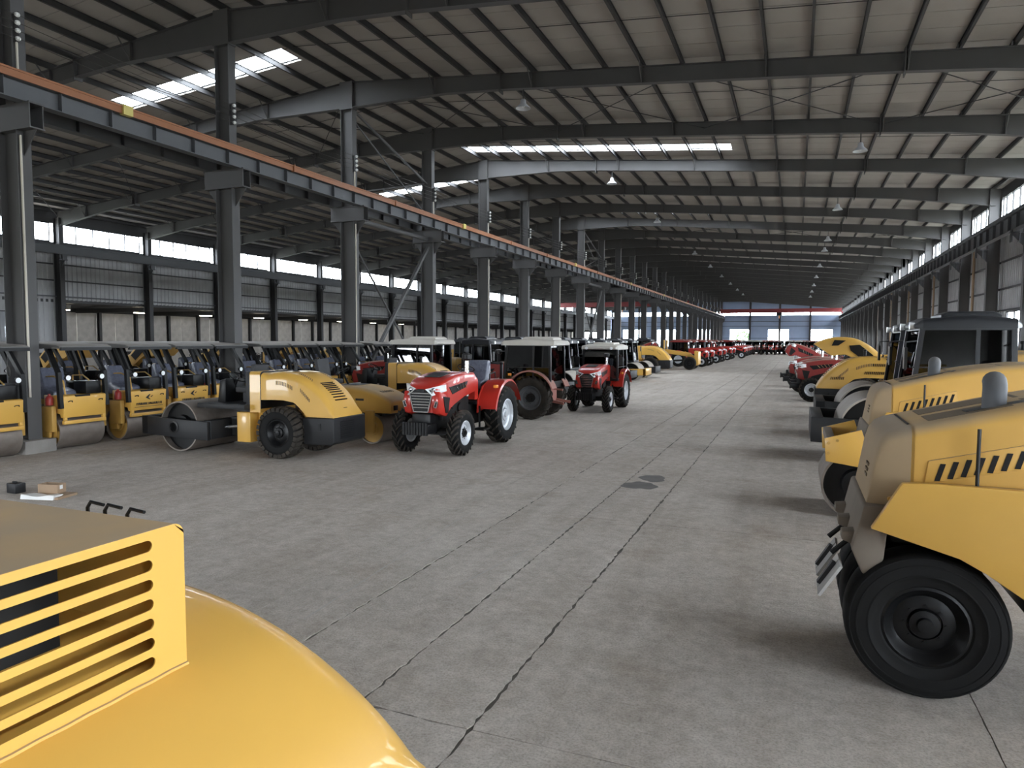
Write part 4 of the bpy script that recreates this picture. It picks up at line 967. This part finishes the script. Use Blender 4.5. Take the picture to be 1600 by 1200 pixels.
# ---- motor grader; local +x forward
def grader():
    t = thing('motor_grader', 'x', 'grader')
    put('front_beam', MB().beam((-.6, 0, 1.75), (2.9, 0, 1.25), .34, .34).beam((2.8, 0, 1.25), (3.2, 0, .9), .34, .4), 'yellow_paint', t, bevel=.02)
    for y in (-1, 1):
        wheel(t, 3.0, y*.95, .55, .38, .3, 'block', 'rubber', 'black_paint', 'black_paint', .5)
        for x in (-2.6, -1.35): wheel(t, x, y*.95, .6, .4, .32, 'block', 'rubber', 'black_paint', 'black_paint', .5)
    put('front_axle', MB().beam((3.0, -.9, .55), (3.0, .9, .55), .2, .22), 'yellow_dirty', t)
    put('push_plate', MB().prism([(3.55, .35), (3.7, .45), (3.7, 1.5), (3.35, 1.6), (3.35, .5)], -.75, .75, 'y'), 'yellow_paint', t, bevel=.03)
    put('drawbar', MB().beam((2.7, 0, .8), (.9, 0, .7), .15, .15).lathe([(.5, .62), (.62, .62), (.62, .76), (.5, .76)], (.9, 0, 0), 'z', 24, True), 'dark_iron', t)
    put('blade', MB().prism([(.75, .08), (.85, .05), (.95, .3), (.93, .55), (.85, .6), (.85, .3)], -1.5, 1.5, 'y'), 'yellow_dirty', t)
    for y in (-1, 1): put('lift_cylinder', MB().cyl((.8, y*.7, 2.3), (.85, y*.75, .8), .05, n=10).cyl((.8, y*.7, 2.5), (.8, y*.7, 1.8), .08, n=10), 'yellow_dirty', t)
    put('rear_body', MB().loft([rsec(x, .55, .8, z, .1) for x, z in ((-3.5, 1.3), (-3.4, 1.6), (-2.4, 1.85), (-1.6, 1.9))]), 'yellow_paint', t, angle=30)
    put('rear_frame', MB().box(-3.5, -.5, -.4, .4, .6, .95), 'yellow_dirty', t)
    cab_part(t, -1.55, -.3, .7, 1.0, 2.6, 'cab_black')
    return t

# ---- low tandem roller with a domed hood
def low_tandem():
    t = thing('tandem_roller', 'x', 'road roller')
    for x in (-.55, -2.35): drum(t, x, .36, .50, 'drum_steel', 'yellow_dirty', .06)
    prof = smooth_tab([(-1.7, 1.33), (-1.3, 1.36), (-.8, 1.32), (-.35, 1.2), (-.05, 1.05), (0, .98)], 18)
    h = put('engine_hood', MB().loft([rsec(x, .55 - .05*max(0, 1+x), .68 if x < -.9 else .74, z, .12) for x, z in prof]), 'yellow_dusty', t, angle=30)
    put('hood_panel', MB().prism([(-1.45, 1.368), (-1.1, 1.362), (-1.1, 1.366), (-1.45, 1.372)], -.3, .3, 'y'), 'charcoal_paint', h)
    zh = lambda x: interp(prof, x) + .003
    for k, (y, w_) in enumerate(((-.24, .05), (-.14, .03), (-.06, .035), (.02, .035), (.10, .035), (.18, .03))):   # worn, illegible lettering on the nose
        put('worn_mark', MB().beam((-.46, y-.02, zh(-.46)), (-.36, y+.02, zh(-.36)), w_, .006), 'print_black', h)
    put('worn_decal', MB().box(-.95, -.72, -.556, -.551, 1.02, 1.07), 'seat_vinyl', h)
    put('headlight', MB().box(-.02, .015, -.40, -.22, .80, .92).box(-.02, .015, .22, .40, .80, .92), 'black_paint', h, bevel=.01)
    for x in (-.55, -2.35):
        for y in (-1, 1): put('drum_fork', MB().box(x-.12, x+.12, y*.56-.04, y*.56+.04, .26, .8), 'yellow_dirty', t, bevel=.02)
    put('chassis', MB().box(-2.7, -.3, -.42, .42, .66, .82), 'black_paint', t)
    put('rear_body', MB().box(-2.75, -1.72, -.5, .5, .8, 1.15), 'yellow_dusty', t, bevel=.05)
    put('platform', MB().box(-2.3, -1.65, -.55, .55, 1.15, 1.2), 'charcoal_paint', t)
    seat(t, -2.1, 0, 1.36, False); steering(t, -1.72, 0, 1.68, .18)
    return t
def place(proto, spots, state={}):
    """first spot moves the prototype itself, the others are copies"""
    for i, (loc, rz, lab, grp, sc) in enumerate(spots):
        if i == 0:
            proto.location = loc; proto.rotation_euler = (0, 0, rz); proto['label'] = lab
            if grp: proto['group'] = grp
            if sc: proto.scale = (sc,)*3
        else: dup(proto, loc, rz, lab, grp, sc)
N_ = ['first', 'second', 'third', 'fourth', 'fifth', 'sixth', 'seventh', 'eighth', 'ninth', 'tenth', 'eleventh', 'twelfth']

# ------------------------------------------------------------------ left row
G1 = 'yellow tandem rollers in the front rank beside the middle columns'
tp_plain = tandem(False); tp_print = tandem(True)
place(tp_plain, [((-14.8, 10.86, 0), 0, 'yellow tandem roller with a blank front panel, right beside the first column', G1, None),
                 ((-14.8, 9.0, 0), 0, 'yellow tandem roller cut off by the left picture edge, left of the first column', G1, None)])
pl = [(12.53, 'yellow tandem roller with black lettering, second to the right of the first column'), (13.9, 'yellow tandem roller with black lettering, behind the end of the black drum frame'),
      (15.2, 'yellow tandem roller with black lettering, partly hidden by the second column')]
pl += [(y, 'yellow tandem roller, %s to the right of the second column' % N_[k]) for k, y in enumerate((17.0, 18.35, 19.7, 21.05))]
pl += [(y, 'yellow tandem roller, %s to the right of the third column' % N_[k]) for k, y in enumerate((22.95, 24.3, 25.65))]
place(tp_print, [((-14.8, y, 0), 0, l, G1, None) for y, l in pl])
G2 = 'tandem rollers in the second rank'
for k in range(14):
    dup(tp_plain, (-19.3, 11.6 + 1.45*k, 0), 0, 'tandem roller under a grey canopy in the second rank, %s from the left' % (N_ + ['thirteenth', 'fourteenth'])[k], G2)
# rollers with raised hoods in the third rank
so = single_drum('yellow_dirty', hood_open=True)
place(so, [((-26.2, 17.5, 0), PI, 'yellow roller with its engine hood raised, leftmost of the third rank', 'rollers with raised hoods in the third rank', None)] +
      [((-26.2, y, 0), PI, 'yellow roller with its engine hood raised, %s of the third rank' % n, 'rollers with raised hoods in the third rank', None) for y, n in ((21.2, 'second'), (25.2, 'third'), (29.5, 'fourth'), (34, 'fifth'))])
s1 = single_drum('yellow_paint')
place(s1, [((-11.0, 12.1, 0), PI, 'yellow single drum roller without a cab, black drum frame and arched louvred hood', None, None),
           ((-11.4, 18.15, 0), PI, 'yellow single drum roller half hidden behind the red tractor without a cab', None, None),
           ((-11.4, 52.6, 0), PI, 'yellow arched roller hood just in front of the motor grader', None, 1.15),
           ((-22.6, 39, 0), PI, 'dusty single drum roller behind the fifth column', None, None)])
lt = low_tandem(); place(lt, [((-8.72, 14.45, 0), 0, 'low domed yellow tandem roller squeezed between arched roller and red tractor', None, None)])
rt = tractor('red_paint', cover=True); place(rt, [((-7.25, 15.46, 0), -PI/2, 'bright red open tractor with chrome grille facing the camera', None, None)])
ct = tractor('red_dusty', cab=True, rub='rubber_dusty', rimm='grey_pipe', fender='pink_dusty', hubr='black_paint')
place(ct, [((-7.6, 20.95, 0), PI, 'dusty cab tractor with white roof and pinkish fenders, tail to the aisle', None, None),
           ((-11.75, 21.0, 0), PI, 'white-roofed cab tractor behind the yellow roller with a dark bulkhead', None, None)])
st = tractor('red_paint', cab=True); place(st, [((-6.55, 25.3, 0), -PI/2, 'small bright red cab tractor with silver exhaust facing the camera', None, .93)])
sc = single_drum('yellow_dirty', cab=True, drumm='drum_steel_light')
GC = 'cab rollers with drums towards the aisle on the left'
place(sc, [((-11.1, 23.75, 0), 0, 'dark-cabbed single drum roller behind the dusty white-roofed tractor', GC, None)] +
      [((-10.9, y, 0), 0, l, GC, None) for y, l in ((26.7, 'dark-cabbed roller with dusty drum, left of the small red cab tractor'), (29.6, 'dark-cabbed roller right behind the small red cab tractor'),
       (32.5, 'second dark-cabbed roller beyond the small red cab tractor'), (35.4, 'third dark-cabbed roller beyond the small red cab tractor'), (39.0, 'dark-cabbed roller with black frame, just before the yellow-framed one'),
       (46.4, 'dark-cabbed roller with black frame, just beyond the yellow-framed one'))])
sy_ = single_drum('yellow_dirty', cab=True, frame='yellow_paint', drumm='drum_steel_light')
place(sy_, [((-10.8, 42.7, 0), 0, 'dark-cabbed roller with a yellow drum frame at the aisle', None, None)])
for k, y in enumerate((44.6, 47.6, 50.6, 53.6, 56.6)): dup(sc, (-21.5, y-1, 0), 0, 'dark-cabbed roller behind the column line, %s of its rank' % N_[k], 'cab rollers behind the column line')
gr = grader(); place(gr, [((-11.3, 60.9, 0), 0, 'yellow motor grader with long sloping front beam on the left', None, None)])
rd = tractor('red_paint', cab=True, rimm='rim_silver', roof='red_dusty'); ro = tractor('red_dusty', hood_open=True); rn = tractor('red_dusty')
GF = 'far red tractors on the left'
place(rd, [((-10.3, 67.5, 0), 0, 'red cab tractor right behind the motor grader', GF, None), ((-10.2, 71.2, 0), 0, 'second red cab tractor beyond the motor grader', GF, None)] +
      [((-10.2, y, 0), 0, 'red cab tractor in the far left row, %s past the pair behind the grader' % N_[k], GF, None) for k, y in enumerate((79, 84, 92, 97))] +
      [((-9.2, 102.5, 0), 0, 'red cab tractor standing out in the aisle, side on, at the far left', GF, None)])
place(rn, [((2.75, 31.5, 0), PI, 'dusty red tractor, nearest to the camera in the right row', 'red tractors in the right row', None), ((2.7, 34.1, 0), PI, 'dusty red tractor, second in the right row', 'red tractors in the right row', None),
           ((2.4, 36.8, 0), PI, 'dusty red tractor, third in the right row', 'red tractors in the right row', None)])
place(ro, [((2.2, 40.6, 0), PI, 'red tractor with its bonnet raised in the right row', None, None), ((-13.2, 57.4, 0), 0, 'red tractor with raised bonnet beside the motor grader', None, None), ((-11.8, 88, 0), 0, 'red tractor with raised bonnet in the far left row', None, None)])
for k in range(7): dup(rn, (2.6, 44.5+3.1*k, 0), PI, 'dusty red tractor past the one with raised bonnet, %s of seven' % N_[k], 'red tractors further down the right row')
k = 0
for row, y in enumerate((133, 139, 145)):
    for i in range(9):
        x = -13.2 + 2.25*i + .6*row
        if row == 0 and (i < 3 or i == 5): continue
        dup(rd if (i+row) % 3 else ct, (x, y, 0), -PI/2, 'dark cab tractor in the dense block before the far wall, row %s, place %s' % (('one', 'two', 'three')[row], ('one', 'two', 'three', 'four', 'five', 'six', 'seven', 'eight', 'nine')[i]), 'dense block of tractors before the far wall'); k += 1
for k, y in enumerate((107, 112, 117, 122, 127)): dup(rd if k % 2 else rn, (-9.6, y, 0), 0, 'red tractor in the far left row beyond the side-on one, %s of five' % N_[k], GF)
# ------------------------------------------------------------------ right row
r1 = nose_roller('tyres'); place(r1, [((2.5, 6.05, 0), PI, 'yellow pneumatic roller with big smooth black tyre, nearest on the right', None, None)])
r2 = nose_roller('drum'); place(r2, [((2.96, 11.3, 0), PI, 'dusty yellow roller with bolted drum fork, second on the right', None, None)])
rc = single_drum('yellow_dirty', cab=True, cab_top=2.32, cab_front=1.06, drumm='drum_steel_light')
place(rc, [((3.42, 16.3, 0), PI, 'roller with large dark cab and pale drum, third on the right', None, 1.27), ((3.6, 20.4, 0), PI, 'roller with pale drum and dark cab, fourth on the right', None, 1.27)])
bh = big_hood_roller(); place(bh, [((3.3, 24.6, 0), 0, 'yellow roller with slotted side louvres, tail hood towards the aisle', None, 1.12)])
oh = single_drum('yellow_paint', hood_open=True); place(oh, [((3.5, 28.2, 0), 0, 'yellow roller with its windowed engine hood raised on the right', None, 1.12)])

# ------------------------------------------------------------------ foreground roller below the photographer
fg = thing('single_drum_roller', 'large bright yellow roller hood with slotted intake box in the foreground', 'road roller', (-2.6, 1.2, 0))
O_ = Vector((-2.6, 1.2, 0))
def fput(name, mb, mat, parent=fg, bevel=0, angle=40):
    mb.v = [(v[0]-O_.x, v[1]-O_.y, v[2]) for v in mb.v]; return put(name, mb, mat, parent, bevel=bevel, angle=angle)
fp = smooth_tab([(-3.6, 1.62), (-2.9, 1.62), (-2.3, 1.605), (-1.95, 1.57), (-1.68, 1.50), (-1.48, 1.41), (-1.28, 1.28), (-1.12, 1.12), (-1.0, .95)], 40)
hood = fput('engine_hood', MB().loft([[(p[0], p[1]+1.2, p[2]) for p in rsec(x, .84, .86, z, min(.26, max(.03, z-.9)), 10)] for x, z in fp]), 'yellow_paint', angle=25)
XB, YB, ZB = -1.68, 1.53, 1.935
bx_ = MB(); r = .0165; ye = 1.42; sz = [1.555 + .0563*k for k in range(7)]
def prect(y0, y1, z0, z1): bx_.prism([(y0, z0), (y1, z0), (y1, z1), (y0, z1)], XB-.005, XB, 'x')
prect(.2, YB, 1.42, sz[0]-r)
for a, b in zip(sz, sz[1:]): prect(.2, YB, a+r, b-r)
q = [(YB-.035+.035*math.sin(t*PI/12), ZB-.035+.035*math.cos(t*PI/12)) for t in range(7)]
bx_.prism([(.2, sz[-1]+r), (.2, ZB)] + q + [(YB, sz[-1]+r)], XB-.005, XB, 'x')
for z in sz:
    prect(.2, .3, z-r, z+r)
    arc = [(ye-r+r*math.cos(a), z+r*math.sin(a)) for a in [PI/2-PI*k/10 for k in range(11)]]
    bx_.prism([(YB, z-r), (YB, z+r)] + arc, XB-.005, XB, 'x')
box = fput('intake_box', bx_, 'yellow_paint')
outer = [(.2, 1.42), (.2, ZB)] + q + [(YB, 1.42)]
inner = [(.206, 1.42), (.206, ZB-.006)] + [(a-.006, b-.006) for a, b in q] + [(YB-.006, 1.42)]
fput('box_shell', MB().loft([[(x, y, z) for y, z in outer + inner[::-1]] for x in (-3.1, XB-.005)]), 'yellow_dusty', box, angle=30)
fput('box_back', MB().box(-3.1, -3.09, .21, YB-.01, 1.42, ZB-.01), 'yellow_paint', box)
fput('radiator', MB().box(-2.75, -1.98, .3, 1.35, 1.5, 1.86), 'dark_iron', box)
fput('crease_highlight', MB().tube([(x, 1.2+.84-.26+.26*math.cos(1.0), z-.26+.26*math.sin(1.0)) for x, z in fp if -2.6 < x < -1.5], .0035, 6), 'yellow_dusty', hood)  # added thin tube standing in for the highlight along the shoulder crease
fput('weld_seam', MB().tube([(XB+.004, .25+.064*k, 1.502 + .002*(k % 2)) for k in range(21)], .006, 5), 'yellow_dusty', box)
fput('box_bolt', MB().lathe([(0, ZB+.006), (.02, ZB+.004), (.022, ZB-.004)], (-2.62, 1.2, 0), 'z', 12), 'dark_iron', box)
for x0, hh in ((-2.13, .012), (-2.05, .010), (-1.95, .006)):
    fput('lever', MB().tube([(x0, YB+.03, ZB-.12), (x0, YB+.03, ZB+hh-.02), (x0+.015, YB+.03, ZB+hh), (x0+.045 + (.03 if hh < .05 else 0), YB+.03, ZB+hh-.005)], .006, 6).box(x0-.01, x0+.01, YB, YB+.04, ZB-.14, ZB-.1), 'black_paint', box)
fput('counterweight', MB().prism([(-1.9, .34), (-1.06, .34), (-.94, .42), (-.94, .88), (-1.0, .92), (-1.9, .92)], .36, 2.04, 'y'), 'charcoal_paint', bevel=.03)
fput('main_frame', MB().box(-4.2, -1.6, .75, 1.65, .4, .95), 'yellow_paint', bevel=.02)
fput('platform', MB().box(-4.9, -3.62, .4, 2.0, 1.0, 1.1), 'charcoal_paint'); fput('bulkhead', MB().box(-3.72, -3.62, .5, 1.9, 1.1, 1.62), 'charcoal_paint')
for y in (-.72, .72): wheel(fg, .1, y, .62, .44, .32, 'block', 'rubber', 'black_paint', 'black_paint', .55)
drum(fg, -3.1, .62, .85, 'drum_steel', 'black_paint', .14)
for y in (-1, 1): put('drum_frame', MB().box(-4.1, -1.7, y*.95-.04, y*.95+.04, .42, .86), 'charcoal_paint', fg, bevel=.01)
put('front_beam', MB().box(-4.15, -3.95, -.99, .99, .42, .86), 'charcoal_paint', fg, bevel=.01); put('rear_beam', MB().box(-2.0, -1.7, -.95, .95, .42, .86), 'charcoal_paint', fg, bevel=.01)
# ------------------------------------------------------------------ small things on the floor by the first column
fb = thing('flat_carton', 'flattened brown carton with crumpled white film lying on the floor', 'cardboard', (-10.75, 7.25, 0), .25)
put('carton_sheet', MB().box(-.32, .32, -.2, .2, 0, .035), 'cardboard', fb)
put('white_film', MB().loft([[(-.30+.56*u, -.23, .0), (-.30+.56*u, -.05, .036), (-.28+.56*u, -.04, .05+.012*math.sin(9*u)), (-.30+.56*u, -.21, .055+.015*math.cos(7*u))] for u in (0, .17, .33, .5, .67, .83, 1.0)]), 'film_white', fb, angle=60)
cb_ = thing('cardboard_box', 'small open brown cardboard carton with a white label on the flattened carton', 'box', (-10.86, 7.37, .036), .25)
put('carton', MB().box(-.17, .17, -.09, .09, 0, .01).box(-.17, -.163, -.09, .09, .01, .14).box(.163, .17, -.09, .09, .01, .14).box(-.163, .163, -.09, -.083, .01, .14).box(-.163, .163, .083, .09, .01, .14), 'cardboard', cb_)
put('paper_label', MB().box(.1708, .172, -.04, .02, .06, .12), 'tape_white', cb_); put('packing', MB().box(-.16, .16, -.08, .08, .01, .10), 'dust_grey', cb_, bevel=.02)
tag(put('tool_case', MB().box(-11.62, -11.4, 7.15, 7.32, 0, .16).box(-11.56, -11.46, 7.2, 7.23, .16, .19), 'charcoal_paint', bevel=.025), 'small dark tool case on the floor beside the cartons', 'case')
# ------------------------------------------------------------------ trees outside the far windows
def tree(x, y, h, lab, seed):
    rnd = random.Random(seed); t = thing('tree', lab, 'tree', (x, y, -.35), 0, 'trees outside the far wall')
    put('trunk', MB().cyl((0, 0, 0), (0, 0, h*.6), .16, .08, 8), 'bark', t)
    mb = MB()
    for k in range(900):
        a = rnd.uniform(0, 2*PI); u = rnd.uniform(-1, 1); rr = rnd.uniform(.5, 1)**.5*h*.33
        c = Vector((rr*math.cos(a)*math.sqrt(1-u*u), rr*math.sin(a)*math.sqrt(1-u*u), h*.62 + rr*u*1.15))
        d = Vector((rnd.gauss(0, 1), rnd.gauss(0, 1), rnd.gauss(0, 1))).normalized(); e = d.orthogonal().normalized(); s = rnd.uniform(.14, .28)
        mb.add([c - d*s, c + e*s*.5, c + d*s, c - e*s*.5], [(0, 1, 2, 3)])
    put('foliage', mb, 'leaf', t)['kind'] = 'stuff'
tree(-9.0, 176, 6.2, 'green tree outside the left far window', 1); tree(-12.3, 180, 5.4, 'smaller green tree at the left edge of the left far window', 2); tree(1.2, 178, 5.2, 'green tree outside between the middle and right far windows', 3)
